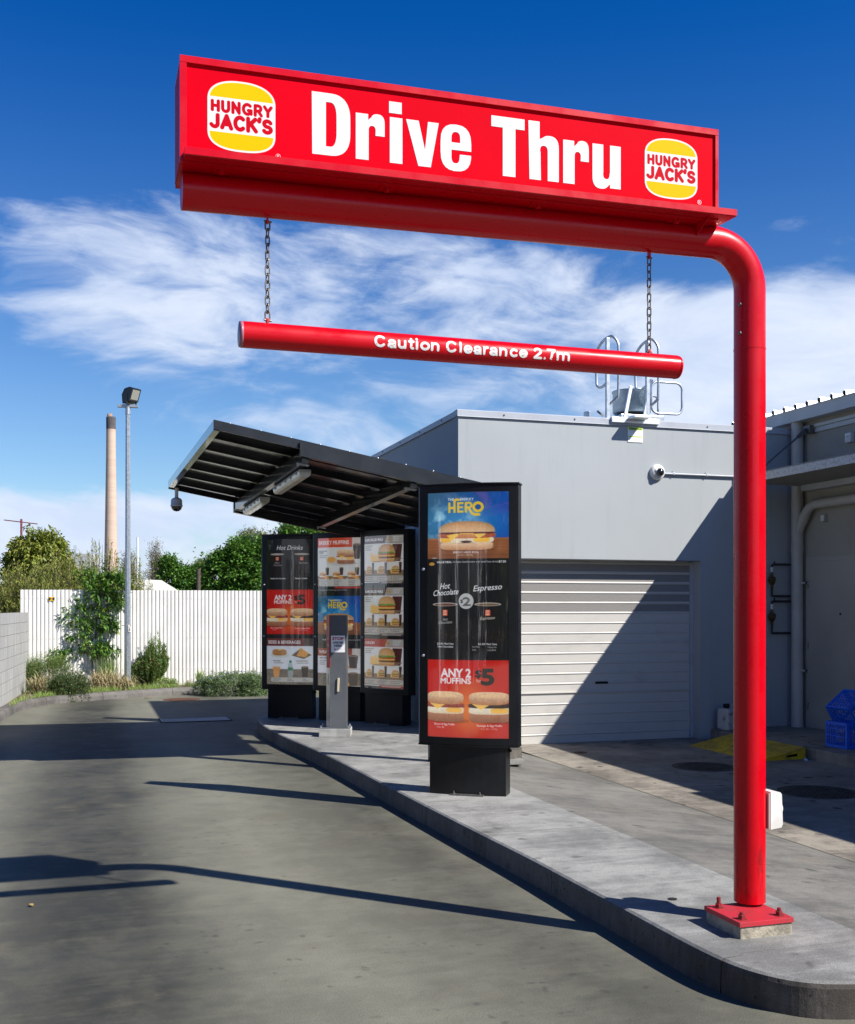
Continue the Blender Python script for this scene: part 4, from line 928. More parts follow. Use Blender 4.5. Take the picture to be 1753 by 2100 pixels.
h_ = [outline([(1.803, BZ), (1.798, CP), (1.850, CP), (1.850, XH-.012), ('c', 1.897, XH-.045, .043, .052, 130, 0), (1.940, BZ), (1.888, BZ), (1.888, XH-.066), ('c', 1.870, XH-.062, .018, .024, 0, 180), (1.854, XH-.066), (1.856, BZ)])]
u_ = [outline([(2.101, XH), (2.101, BZ+.05), ('c', 2.143, BZ+.046, .042, .052, 180, 300), (2.186, BZ+.018), (2.186, BZ), (2.238, BZ), (2.238, XH), (2.186, XH), (2.186, BZ+.068), ('c', 2.168, BZ+.062, .016, .024, 0, -180), (2.153, BZ+.066), (2.153, XH)])]
for L in (D_, r_(1.037), i_, v_, e_(), T_, h_, r_(1.961), u_): vinyl('letter', L, zl_, WHITE, pnl)
def logo_canvas():
    w_, h_ = 520, 560; c = Cv(w_, h_, (.62, .004, .018)); al = Cv(w_, h_, (0, 0, 0)); m = 14
    wt = (.72, .72, .72)
    def body(cv, g, col):
        cv.ell(w_/2, 175, w_/2-m-g, 160-g, col, p=2.35, cut=(0, 176), soft=1.5)
        cv.rect(m+g, 174, w_-m-g-1, 400, col); cv.ell(w_/2, 398, w_/2-m-g, 150-g, col, p=2.6, cut=(398, 600), soft=1.5)
    body(c, 0, wt); body(al, 0, (1, 1, 1))
    Y_ = (.78, .47, .0)
    c.ell(w_/2, 170, w_/2-m-15, 142, Y_, p=2.35, cut=(0, 150)); c.ell(w_/2, 404, w_/2-m-15, 130, Y_, p=2.6, cut=(412, 600))
    Rr = (.50, .0, .012)
    def arched(s_, y, cap, width, bold, bulge):
        v, t, ww = glyphs(s_, 0., 1.08)
        tmp = Cv(w_, h_, (0, 0, 0)); tmp.text(s_, w_/2, y, cap, (1, 1, 1), width=width, bold=bold, align='c', sp=1.08)
        M = tmp.a[..., 0]; out = np.zeros_like(M); xs = (np.arange(w_)-w_/2)/(width/2)
        for i in range(w_):
            k = 1+bulge*(1-min(1., xs[i]**2)); mid_ = y-cap/2; yy = mid_+(np.arange(h_)-mid_)/k; out[:, i] = np.interp(yy, np.arange(h_), M[:, i])
        c.put((slice(0, h_), slice(0, w_)), out, Rr)
    def arch2(s_, y, cap, width, t_, bulge):
        tmp = Cv(w_, h_, (0, 0, 0)); tmp.strokes(s_, (w_-width)/2, y, cap, t_, (1, 1, 1), width=width, font='round')
        M = tmp.a[..., 0]; out = np.zeros_like(M); xs = (np.arange(w_)-w_/2)/(width/2)
        for i in range(w_):
            k = 1+bulge*(1-min(1., xs[i]**2)); mid_ = y-cap/2; yy = mid_+(np.arange(h_)-mid_)/k; out[:, i] = np.interp(yy, np.arange(h_), M[:, i])
        c.put((slice(0, h_), slice(0, w_)), out, Rr)
    arch2('HUNGRY', 264, 92, 450, .265, .08); arch2("JACK'S", 390, 114, 456, .268, .08)
    # registered mark at the foot
    return c, al
def logo_material():
    c, al = logo_canvas(); m = bpy.data.materials.new('printed_logo'); m.use_nodes = True; n = NT(m.node_tree); b = n.n['Principled BSDF']
    im = c.image('logo_print'); ia = al.image('logo_cut'); ia.colorspace_settings.name = 'Non-Color'
    t = n.new('ShaderNodeTexImage'); t.image = im; ta = n.new('ShaderNodeTexImage'); ta.image = ia
    n.l.new(t.outputs[0], b.inputs['Base Color']); n.l.new(ta.outputs[0], b.inputs['Alpha']); b.inputs['Roughness'].default_value = .5; b.inputs['Specular IOR Level'].default_value = .05; return m
LOGO = logo_material()
def uv_quad(name, pts, m, parent, nu=1, nv=1, fn=None, wp=True):
    """quad (or curved grid) with uv 0..1; fn(u, v) -> point"""
    f = fn or (lambda u, v: tuple(Vector(pts[0]).lerp(Vector(pts[1]), u).lerp(Vector(pts[3]).lerp(Vector(pts[2]), u), v)))
    mb = MB().grid(f, nu, nv); me = mb.mesh(name, m, wmat(parent).inverted() if (parent and wp) else None)
    uv = me.uv_layers.new(name='UVMap')
    for p in me.polygons:
        for li in p.loop_indices:
            vi = me.loops[li].vertex_index; uv.data[li].uv = ((vi % (nu+1))/nu, (vi//(nu+1))/nv)
    return link(name, me, parent)
def logo(x0, x1, z0, z1):
    mx, mz = (x1-x0)*.028, (z1-z0)*.026
    uv_quad('logo', [zl_(x0-mx, z0-mz), zl_(x1+mx, z0-mz), zl_(x1+mx, z1+mz), zl_(x0-mx, z1+mz)], LOGO, pnl)
    mb = letter_mesh('R', 0, .011, .009, lambda a, b: (x1+.006+a, YL, z0-.006+tz(x1)+b)); rr = mb
    ring = [(x1+.0105+.010*math.cos(k/24*2*math.pi), z0-.0005+tz(x1)+.010*math.sin(k/24*2*math.pi)) for k in range(24)]; rin = [(x1+.0105+(q[0]-x1-.0105)*.84, z0-.0005+tz(x1)+(q[1]-z0+.0005-tz(x1))*.84) for q in ring]
    rr.add([(a, YL, b) for a, b in ring]+[(a, YL, b) for a, b in rin], [(k, (k+1) % 24, 24+(k+1) % 24, 24+k) for k in range(24)])
    fix_normals(rr.build('registered_mark', WHITE, pnl))
logo(.441, .708, 3.425, 3.703); logo(2.357, 2.624, 3.437, 3.706)
for x, zb in ((.698, 3.229), (2.458, 3.256)):
    mb = MB(); mb.box(x-.004, x+.004, PY-.012, PY+.012, zb-.022, zb+.01, bev=.002); mb.lathe([(.008, -.006), (.008, .006)], (x, PY, zb-.014), 12, axis='X', smooth=False); mb.build('chain_lug', RED, sg)
# chains
def link_path(z, L, w, rot):
    P = []
    for i in range(20):
        a = 2*math.pi*i/20; x = w*math.cos(a); y = (L/2-w)*(1 if math.sin(a) >= 0 else -1)+w*math.sin(a)
        P.append((x*math.cos(rot), x*math.sin(rot), z+y))
    return P
for x, z0, z1, lab in ((.699, 3.214, 2.812, 'steel chain holding the left end of the red clearance bar'), (2.458, 3.240, 2.806, 'steel chain holding the right end of the red clearance bar')):
    t = thing('chain', lab, 'chain', (x, PY, z0), 0, 'chains carrying the clearance bar')
    N = 13; pitch = (z0-z1)/N
    for i in range(N):
        z = z0-pitch*(i+.5); rot = (math.pi/2 if i % 2 else 0)+R(25)+random.uniform(-.15, .15)
        mb = MB()
        if i in (0, N-1):
            mb.tube(link_path(z, .040, .0105, R(20)), .0036, 8, closed=True); mb.tube([(-.016*math.cos(R(20)), -.016*math.sin(R(20)), z+(.018 if i == 0 else -.018)), (.018*math.cos(R(20)), .018*math.sin(R(20)), z+(.018 if i == 0 else -.018))], .0042, 8)
            nm = 'shackle'
        else: mb.tube(link_path(z, pitch+.0085, .0092, rot), .0031, 8, closed=True); nm = 'link'
        mb.v = [(a+x, b+PY, c_) for a, b, c_ in mb.v]; mb.build(nm, DGALV, t)
# clearance bar
bz, br, bx0, bx1 = 2.744, .0535, .583, 2.607
cb = thing('clearance_bar', 'round red hanging bar lettered Caution Clearance 2.7m', 'clearance bar', (bx0, PY, bz))
mb = MB(); mb.tube([(bx0+.012, PY, bz), (bx1-.012, PY, bz+.001)], br, 48, caps=False); mb.build('bar_tube', RED, cb)
CAPM = mat('sheen_red_cap', (.30, .16, .22), .35, col2=(.36, .14, .2), nscale=5)
for xa, xb, mm in ((bx0+.0125, bx0, CAPM), (bx1-.0125, bx1, RED)):
    mb = MB(); mb.lathe([(br+.0006, 0), (br-.002, xb-xa), (0, xb-xa)], (xa, PY, bz), 48, axis='X'); fix_normals(mb.build('end_cap', mm, cb))
for x in (.699, 2.458):
    mb = MB(); mb.box(x-.004, x+.004, PY-.010, PY+.010, bz+br-.004, bz+br+.018, bev=.002); mb.lathe([(.009, -.007), (.009, .007)], (x, PY, bz+br+.012), 10, axis='X', smooth=False); mb.build('chain_lug', REDT, cb)
def on_bar(u, w_):   # wrap lettering round the bar; w_ measured along its surface from the mid line
    a = w_/br; return (u, PY-(br+.0008)*math.cos(a), bz+(br+.0008)*math.sin(a))
cvs = Cv(1640, 150, (0, 0, 0)); PXM = 1640/.92     # pixels per metre on the bar
for word, xx, wd in (('Caution', 1.137, .297), ('Clearance', 1.453, .381), ('2.7m', 1.858, .180)): cvs.strokes(word, (xx-1.125)*PXM, 118, 92, .20, (1, 1, 1), width=wd*PXM)
rg_ = np.random.default_rng(4)      # flaked corners of the old vinyl
for _ in range(30):
    fx, fy = rg_.uniform(30, 1600), rg_.uniform(86, 122); cvs.ell(fx, fy, rg_.uniform(2, 7), rg_.uniform(2, 5), (0, 0, 0), soft=1)
dm = bpy.data.materials.new('white_bar_lettering'); dm.use_nodes = True; dn = NT(dm.node_tree); db = dn.n['Principled BSDF']
di = cvs.image('bar_lettering_cut'); di.colorspace_settings.name = 'Non-Color'; dt = dn.new('ShaderNodeTexImage'); dt.image = di
db.inputs['Base Color'].default_value = (.82, .82, .80, 1); db.inputs['Roughness'].default_value = .4; dn.l.new(dt.outputs[0], db.inputs['Alpha'])
hz_ = .92*150/1640
uv_quad('lettering', None, dm, cb, 2, 24, lambda u, v: on_bar(1.125+.92*u, -.0405+hz_*v))

# isolator box on the back of the pole
sb = thing('switch_box', 'small white plastic isolator box fixed low on the red pole', 'switch box', (3.09, 4.40, .58))
mb = MB(); mb.box(3.066, 3.074, 4.355, 4.455, .580, .750, bev=.001); mb.build('back_plate', PVC, sb)
mb = MB(); pf = [(3.074, .578), (3.134, .585), (3.142, .60), (3.136, .742), (3.128, .752), (3.074, .757)]
mb.prism(pf, 4.352, 4.458, M=Matrix(((1,0,0,0),(0,0,1,0),(0,1,0,0),(0,0,0,1)))); fix_normals(mb.build('cover', WPLAS, sb))
mb = MB(); mb.lathe([(.040, -.004), (.038, .012), (.028, .022), (0, .025)], (3.139, 4.405, .668), 24, axis='X'); mb.build('dial', WPLAS, sb)
# ============================================================ MENU BOARDS
def arc_y(x, w=.40, sag=.062): return -sag*(1-min(1., (x/w)**2))
GREYM = mat('grey_hinge_edge', (.20, .21, .22), .4)
def menu_board(cx, cy, rot, cv, name, lab, z0=HK):
    t = thing('menu_board', lab, 'menu board', (cx, cy, z0), rot, 'drive through menu boards')
    # base
    bw, bd = .31, .085
    N = 10; base = [(-bw+2*bw*i/N, -bd+arc_y(-bw+2*bw*i/N, bw, .028)) for i in range(N+1)]+[(bw, bd), (-bw, bd)]
    mb = MB(); mb.prism(base, .0, .40); fix_normals(mb.build('base', BLACK, t, wp=False))
    zb, zt, W2 = .385, 2.465, .405; N = 16
    front = [(-W2+2*W2*i/N, -.075+arc_y(-W2+2*W2*i/N, W2)) for i in range(N+1)]
    cas = front+[(W2, .06), (-W2, .06)]
    mb = MB(); mb.prism([(x*1.0, y+.012 if y < .05 else y) for x, y in cas], zb+.012, zt-.012); fix_normals(mb.build('casing', BLACK, t, wp=False))
    for za, z2, g in ((zb, zb+.012, .002), (zt-.012, zt, .008)):
        mb = MB(); mb.prism([(x*(1+g/W2), y-g if y < .05 else y+g*.5) for x, y in cas], za, z2); fix_normals(mb.build('end_cap', BLACK, t, wp=False))
    px0, px1, pz0, pz1 = -.325, .335, .455, 2.395
    def fr(x0, x1, z_0, z_1, nm='door_frame', m=BLACK, dpt=.012):
        n = max(1, int(abs(x1-x0)/.05)); out_ = [(x0+(x1-x0)*i/n, -.075+arc_y(x0+(x1-x0)*i/n, W2)) for i in range(n+1)]
        mb = MB(); mb.prism(out_+[(x, y+dpt) for x, y in reversed(out_)], z_0, z_1); return mb
    mb = MB()
    for a in ((-.395, px0, zb+.015, zt-.015), (px1, .395, zb+.015, zt-.015), (px0+.0005, px1-.0005, zb+.015, pz0), (px0+.0005, px1-.0005, pz1, zt-.015)):
        q = fr(*a); mb.add(q.v, q.f)
    fix_normals(mb.build('door_frame', BLACK, t, wp=False))
    mb = fr(-.404, -.3955, zb+.018, zt-.018); fix_normals(mb.build('hinge_edge', GREYM, t, wp=False))
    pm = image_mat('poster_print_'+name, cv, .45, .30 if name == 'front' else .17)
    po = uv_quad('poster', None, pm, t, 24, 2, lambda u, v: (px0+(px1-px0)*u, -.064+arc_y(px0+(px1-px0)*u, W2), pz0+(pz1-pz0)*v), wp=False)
    pa = MB().grid(lambda u, v: (px0+(px1-px0)*u, -.0685+arc_y(px0+(px1-px0)*u, W2), pz0+(pz1-pz0)*v), 40, 24).build('pane', PANE, t, wp=False)
    for z in (.80, 1.49):
        mb = MB(); mb.lathe([(0, -.006), (.010, -.006), (.012, -.002), (.012, .002)], (-.362, -.078+arc_y(-.362, W2), z+.30), 14, axis='Y'); fix_normals(mb.build('lock', ALU, t, wp=False))
    mb = MB(); mb.box(.300, .318, .03, .055, .352, .384); mb.box(.306, .330, .035, .05, .335, .358); mb.build('padlock_hasp', BLACK, t, wp=False)
    mb = MB(); mb.box(-.13, .14, -.150, -.112, .0, .012, bev=.002); mb.build('foot_bracket', DGALV, t, wp=False)
    for x in (-.10, .11):
        mb = MB(); hexbolt(mb, x, -.131, .012, .009, .009, .012, .005); mb.build('bolt', DGALV, t, wp=False)
    return t
C0 = poster_front()
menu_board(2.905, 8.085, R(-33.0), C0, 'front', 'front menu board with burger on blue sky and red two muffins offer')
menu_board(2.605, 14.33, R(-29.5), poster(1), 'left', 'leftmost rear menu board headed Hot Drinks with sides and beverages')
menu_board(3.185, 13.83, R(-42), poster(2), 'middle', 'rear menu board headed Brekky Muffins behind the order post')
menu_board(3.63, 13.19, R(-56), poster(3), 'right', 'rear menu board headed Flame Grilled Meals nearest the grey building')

# ============================================================ ORDER POST
op = thing('order_post', 'slim grey speaker post with a white Stop Order Here sign', 'order post', (2.74, 12.14, HK), R(-17.5))
mb = MB(); mb.box(-.205, .155, -.13, .155, 0, .095, bev=.006); mb.build('plinth', mat('pale_grout_block', (.42, .42, .40), .85, col2=(.30, .30, .29), nscale=9, bump=.3), op, wp=False)
mb = MB(); mb.box(-.20, .15, -.125, .15, .095, .103, bev=.002); mb.build('base_plate', DGREY, op, wp=False)
mb = MB(); mb.box(-.085, .108, -.06, .13, .103, 1.395, bev=.003); mb.build('column', DGREY, op, wp=False)
# the driver's side: red upper panel, steel speaker panel (splayed outward a little)
for nm, m_, za, zb_ in (('red_panel', mat('red_side_panel', (.48, .03, .03), .4, col2=(.40, .04, .035), nscale=4), .79, 1.394), ('steel_panel', ALU, .104, .788)):
    mb = MB(); mb.prism([(-.086, -.066), (-.130, .02) if nm == '' else (-.136, .05), (-.136, .125), (-.086, .125)], za, zb_); fix_normals(mb.build(nm, m_, op, wp=False))
    if nm == 'red_panel': rp = True
mb = MB()
def side(u, z): # point on the splayed face, u 0..1 front to back
    return (-.0875+(-.050)*u, -.0675+.116*u, z)
ringp = [(.5+.36*math.cos(a), 1.19+.078*math.sin(a)) for a in [k/28*2*math.pi for k in range(28)]]; rin = [(.5+(u-.5)*.82, 1.19+(z-1.19)*.84) for u, z in ringp]
mb.add([side(u, z) for u, z in ringp]+[side(u, z) for u, z in rin], [(k, (k+1) % 28, 28+(k+1) % 28, 28+k) for k in range(28)])
fix_normals(mb.build('clock_mark', mat('faded_pink_print', (.66, .45, .40), .5), op, wp=False))
mb = letter_mesh('24HRS', 0, .035, .9, lambda u, v: side(.05+u, 1.03+v)); fix_normals(mb.build('lettering', MATS['faded_pink_print'], op, wp=False))
mb = MB(); mb.box(-.0915, -.082, -.0635, -.0605, .79, 1.394); mb.build('red_trim', RED, op, wp=False)
mb = MB()
for k in range(11):
    z = .60+k*.011; mb.add([side(.3, z), side(.62, z), side(.62, z+.005), side(.3, z+.005)], [(0, 1, 2, 3)])
fix_normals(mb.build('speaker_slot', DARK, op, wp=False))
sc = Cv(240, 290, (.86, .87, .90)); sc.text('STOP', 120, 72, 42, (.45, .006, .03), width=190, bold=.06, align='c'); sc.text('ORDER', 120, 138, 33, (.02, .02, .03), width=176, bold=.045, align='c'); sc.text('HERE', 120, 192, 33, (.02, .02, .03), width=132, bold=.045, align='c')
sc.ell(68, 240, 13, 13, (.40, .02, .06)); sc.text("HUNGRY JACK'S", 86, 238, 9, (.45, .03, .06), width=100, bold=.03); sc.text('drive thru', 86, 252, 7, (.6, .3, .35), width=60)
so = uv_quad('notice', [(-.072, -.0615, .968), (.088, -.0615, .968), (.088, -.0615, 1.160), (-.072, -.0615, 1.160)], image_mat('stop_notice', sc, .4), op, wp=False)
mb = MB(); mb.box(-.026, -.002, -.078, -.060, .515, .672, bev=.004, M=Matrix.Rotation(R(2.5), 4, 'Y')); mb.build('tape_handle', CREAM, op, wp=False)
for x, y in ((-.185, -.105), (.13, -.105), (-.185, .13), (.13, .13)):
    mb = MB(); hexbolt(mb, x, y, .103, .011, .011, .014, .006); mb.build('anchor_bolt', GALV, op, wp=False)

# ============================================================ CANOPY
cn = thing('canopy', 'black steel butterfly canopy roof tilted over the rear menu boards', 'canopy', (1.067, 9.78, 0), R(2.2))
SU, SV, ZA = -.178, -.036, 3.235           # fall along the ribs and away from the road
LU, LV = 2.93, 3.72
def cz(u, v): return ZA + SU*u + SV*v
def cbox(mb, u0, u1, v0, v1, d0, d1, mi=0):
    vs = [(u, v, cz(u, v)+dd) for dd in (d0, d1) for v in (v0, v1) for u in (u0, u1)]
    return mb.add(vs, [(0,2,3,1),(4,5,7,6),(0,1,5,4),(2,6,7,3),(0,4,6,2),(1,3,7,5)], mi)
cbox(mb := MB(), .03, LU, .03, LV-.03, .050, .062); mb.build('roof_sheet', GBLACK, cn, wp=False)
cbox(mb := MB(), 0, LU, 0, .018, 0, .085); mb.build('fascia', GBLACK, cn, wp=False)
cbox(mb := MB(), 0, LU, LV-.018, LV, -.02, .075); mb.build('fascia', GBLACK, cn, wp=False)
EDGE = mat('bright_black_edge', (.05, .055, .06), .18, .6, coat=.6)
for a, b in ((.0185, 1.24), (1.245, 2.48), (2.485, LV-.0185)):
    mb = MB(); cbox(mb, 0, .012, a, b, -.008, .080); cbox(mb, .012, .055, a, b, -.008, .002); mb.build('edge_trim', EDGE, cn, wp=False)
ribs = np.linspace(.42, LV-.36, 6)
for v in ribs:
    mb = MB(); cbox(mb, .056, LU-.01, v-.026, v+.026, .0, .0495); cbox(mb, .056, LU-.01, v-.045, v-.027, .040, .0495); cbox(mb, .056, LU-.01, v+.027, v+.045, .040, .0495); mb.build('roof_rib', GBLACK, cn, wp=False)
# long edge beams, near and far
cbox(mb := MB(), .78, LU+.02, -.055, -.001, -.075, .050); mb.build('edge_beam', GBLACK, cn, wp=False)
cbox(mb := MB(), .80, LU-.02, LV+.001, LV+.055, -.14, -.02); mb.build('edge_beam', GBLACK, cn, wp=False)
for u in (.84, 1.90):
    cbox(mb := MB(), u-.03, u+.03, .0, LV, -.115, -.010); mb.build('cross_beam', GBLACK, cn, wp=False)
    for v in (.10, LV-.10):
        mb = MB(); cbox(mb, u-.055, u+.055, v-.03, v+.03, -.122, -.1155)
        for du in (-.045, .045): mb.lathe([(.010, 0), (.010, .012)], (u+du, v, cz(u, v)-.134), 6, smooth=False)
        mb.build('bolted_cleat', GALV, cn, wp=False)
mb = MB()
for v in (.02, LV-.01):
    for u in np.arange(.15, LU, .28): mb.lathe([(.008, 0), (.008, .008), (0, .014)], (u, v, cz(u, v)+.085-(.01 if v > 1 else 0)), 6)
mb.build('roof_screw', GALV, cn, wp=False)
for x, y, zt in ((3.23, 14.25, cz(2.15, 4.4)+.0), (3.18, 9.86, 2.82)):
    q = wmat(cn).inverted() @ Vector((x, y, 0))
    mb = MB(); mb.box(q.x-.05, q.x+.05, q.y-.05, q.y+.05, HK, cz(q.x, q.y)-.02, bev=.004); mb.build('post', BLACK, cn, wp=False)
mb = MB(); q = wmat(cn).inverted() @ Vector((3.23, 14.25, 0)); cbox(mb, q.x-.04, q.x+.04, LV+.0555, q.y+.05, -.12, -.03); mb.build('bracket_arm', GBLACK, cn, wp=False)
# weatherproof lights on the left cross beam
LENS = mat('milky_light_lens', (.62, .62, .55), .25, col2=(.52, .51, .42), nscale=5, coat=.4)
def batten(v0, v1, lab):
    u = .905; t = thing('batten_light', lab, 'light', (0, 0, 0), 0, 'unlit batten lights under the canopy')
    t.location = wmat(cn) @ Vector((u, v0, cz(u, v0)-.12)); t.rotation_euler = (math.atan(SV), 0, R(2.2)); L = v1-v0
    mb = MB(); P = [(-.055, 0), (.055, 0), (.060, -.022), (-.060, -.022)]
    mb.prism(P, 0, L, M=Matrix(((1,0,0,0),(0,0,1,0),(0,1,0,0),(0,0,0,1)))); fix_normals(mb.build('housing', GPLAS, t, wp=False))
    mb = MB(); P = [(-.058, -.0225), (.058, -.0225), (.052, -.055), (.030, -.072), (-.030, -.072), (-.052, -.055)]
    mb.prism(P, .006, L-.006, M=Matrix(((1,0,0,0),(0,0,1,0),(0,1,0,0),(0,0,0,1)))); fix_normals(mb.build('lens', LENS, t, wp=False))
    for k in range(5):
        y = L*(.1+.2*k); mb = MB(); mb.box(-.066, -.0585, y-.008, y+.008, -.04, -.01); mb.build('clip', GALV, t, wp=False)
batten(.28, 1.52, 'longer near batten light under the left canopy beam'); batten(2.25, 3.35, 'far batten light under the left canopy beam')
# dome camera hung from the far left corner
dc = thing('dome_camera', 'white pendant dome camera hanging from the canopy corner', 'security camera', (1.02, 13.45, 2.83))
mb = MB(); mb.tube([(1.02, 13.45, 2.96), (1.02, 13.45, 3.09)], .022, 14); mb.build('drop_pipe', WPLAS, dc)
mb = MB(); mb.lathe([(.024, .145), (.055, .13), (.068, .11), (.070, .05), (.076, .046), (.076, .036), (.068, .034)], (1.02, 13.45, 2.83), 28); mb.build('housing', WPLAS, dc)
mb = MB(); mb.lathe([(.066, .034), (.064, .018), (.050, -.008), (.028, -.022), (0, -.027)], (1.02, 13.45, 2.83), 28); mb.build('dome', SMOKE, dc)

# ============================================================ GREY BUILDING
GX0, GY, GZ = 4.04, 11.64, 3.835
gb = thing('grey_building', 'pale grey rendered flat roofed building with a roller door', 'building', (GX0, GY, 0))
ox0, ox1, oz = 4.46, 7.205, 2.205
mb = MB()
mb.box(GX0, ox0, GY, GY+.18, -.02, GZ); mb.box(ox0, ox1, GY, GY+.18, oz, GZ); mb.box(ox1, 8.6, GY, GY+.18, -.02, GZ)
mb.build('front_wall', WALL, gb)
mb = MB(); mb.box(GX0, GX0+.18, GY+.1805, 16.2, -.02, GZ); mb.build('side_wall', WALL, gb)
mb = MB(); mb.box(GX0+.18, 8.6, 16.0, 16.18, -.02, GZ); mb.build('back_wall', WALL, gb)
mb = MB(); mb.box(GX0+.181, 10.5, GY+.181, 15.99, 3.3, 3.36); mb.build('roof', TRIM, gb)
fl = [(-.014, GZ-.005), (-.014, GZ+.060), (.005, GZ+.072), (.19, GZ+.060), (.19, GZ-.01), (-.003, GZ+.001), (-.022, GZ-.012)]
mb = MB(); mb.prism([(GY+a, b) for a, b in fl], GX0-.014, 8.6, M=AX('x')); fix_normals(mb.build('parapet_flashing', TRIM, gb))
mb = MB(); mb.prism([(GX0+a, b) for a, b in fl], GY+.191, 16.2, M=AX('y')); fix_normals(mb.build('parapet_flashing', TRIM, gb))
mb = MB()
for x in np.arange(4.6, 8.5, .9): mb.lathe([(.010, 0), (.008, -.008), (0, -.010)], (x, GY-.015, GZ+.03), 8, axis='Y')
for y in np.arange(12.2, 16, .9): mb.lathe([(.010, 0), (.008, -.008), (0, -.010)], (GX0-.015, y, GZ+.03), 8, axis='X')
mb.build('flashing_screw', DGALV, gb)
mb = MB(); mb.box(ox0+.001, ox1-.001, GY+.002, GY+.012, oz-.008, oz-.0005); mb.build('lintel_angle', DGREY, gb)
mb = MB(); mb.box(ox1+.115, ox1+.118, GY-.0025, GY-.0004, 0, oz+.12); mb.build('jamb_joint', TRIM, gb)
rd = link('roller_door', bpy.data.meshes.new('roller_door'), gb)
mb = MB(); mb.box(ox1-.045, ox1-.001, GY+.155, GY+.179, .0, oz-.01); mb.build('guide_rail', TRIM, rd)
YD = GY+.176; zs = list(np.arange(.002, 2.2, .1215))
def slat_mesh(nm, m0, m1, last=False):
    mb = MB(); prof = [(YD+.004, .000), (YD+.004, .088), (YD-.001, .094), (YD-.004, .100), (YD-.004, .106), (YD-.001, .111), (YD+.005, .113), (YD+.006, .117), (YD+.004, .1214), (YD+.016, .1214), (YD+.016, 0)]
    n = len(prof); xa, xb = ox0+.002, ox1-.047
    for i in range(n):
        a, b = prof[i], prof[(i+1) % n]; mi = 1 if i == 0 else 0
        mb.add([(xa, a[0], a[1]), (xb, a[0], a[1]), (xb, b[0], b[1]), (xa, b[0], b[1])], [(0, 1, 2, 3)], mi)
    mb.add([(xb, *p) for p in prof], [tuple(range(n))]); mb.add([(xa, *p) for p in prof], [tuple(range(n))])
    o = mb.build(nm, [m0, m1]); fix_normals(o); me = o.data; bpy.data.objects.remove(o); return me
ms, mp = slat_mesh('slat', SLAT, SLAT), slat_mesh('perforated_slat', SLAT, PERF)
for i, z in enumerate(zs):
    top = len(zs)-1-i; o = link('perforated_slat' if 1 <= top <= 5 else 'slat', mp if 1 <= top <= 5 else ms, rd)
    o.location = Vector((0, 0, z)) - Vector(gb.location)
mb = MB(); mb.box(5.86, 6.03, YD-.008, YD+.003, .70, .728, bev=.002); mb.box(5.90, 5.925, YD-.012, YD-.008, .707, .721); mb.lathe([(.008, 0), (.008, -.005)], (5.97, YD-.006, .714), 10, axis='Y'); mb.build('lock_plate', DARK, rd)
mb = MB(); mb.box(ox0, ox1-.05, YD-.014, YD+.004, .60, .612); mb.build('lock_rail', SLAT, rd)
# camera and conduit on the front wall
wc = thing('wall_camera', 'white dome camera mounted on the grey wall beside its conduit', 'security camera', (6.60, GY, 3.27))
mb = MB(); mb.lathe([(.098, 0), (.095, -.03), (.080, -.048), (.052, -.056)], (6.60, GY, 3.275), 32, axis='Y'); mb.build('housing', WPLAS, wc)
mb = MB(); mb.lathe([(.052, -.050), (.050, -.070), (.036, -.092), (.018, -.101), (0, -.103)], (6.615, GY, 3.272), 28, axis='Y'); mb.build('dome', SMOKE, wc)
mb = MB(); mb.lathe([(.028, -.048), (.026, -.062), (.0, -.064)], (6.572, GY-.0, 3.29), 16, axis='Y'); mb.build('cap_nut', WPLAS, wc)
cd = thing('conduit', 'thin grey conduit clipped along the grey wall from the camera', 'conduit', (7.1, GY, 3.27))
mb = MB(); mb.tube([(6.685, GY-.022, 3.262), (8.5, GY-.022, 3.262)], .013, 12); mb.build('pipe', TRIM, cd)
for x in (6.82, 7.28, 7.74, 8.2):
    mb = MB(); mb.box(x-.008, x+.008, GY-.037, GY-.001, 3.246, 3.278, bev=.002); mb.box(x-.008, x+.008, GY-.004, GY-.001, 3.279, 3.300); mb.lathe([(.007, 0), (.006, -.004)], (x, GY-.004, 3.296), 8, axis='Y'); mb.build('saddle', GALV, cd)
# warning notice under the ladder
wn = Cv(256, 250, (.86, .87, .84)); wn.rect(8, 2, 250, 48, (.38, .62, .03)); wn.text('WARNING', 22, 40, 24, (.02, .03, .02), width=110, bold=.05); wn.text('ACCESS POINT', 140, 38, 15, (.02, .03, .02), width=95, bold=.04)
wn.text('AUTHORISED PERSONS ONLY', 22, 68, 10, (.1, .1, .2), width=170, bold=.02)
for k in range(5): wn.rect(22, 82+k*13, 235-k*7, 86+k*13, (.5, .5, .5), .6)
wn.rect(8, 150, 246, 168, (.45, .68, .06)); wn.rect(30, 156, 170, 160, (.2, .35, .05), .8); wn.rect(22, 180, 180, 183, (.6, .6, .6), .6); wn.ell(190, 232, 22, 8, (.75, .78, .74))
ws = thing('warning_notice', 'white and lime warning notice on the grey wall below the ladder', 'notice', (6.30, GY, 3.74))
mb = MB(); mb.box(6.205, 6.408, GY-.006, GY-.001, 3.628, 3.812); mb.build('backing_plate', WPLAS, ws)
uv_quad('print', [(6.206, GY-.0075, 3.629), (6.407, GY-.0075, 3.629), (6.407, GY-.0075, 3.811), (6.206, GY-.0075, 3.811)], image_mat('warning_print', wn, .5), ws)

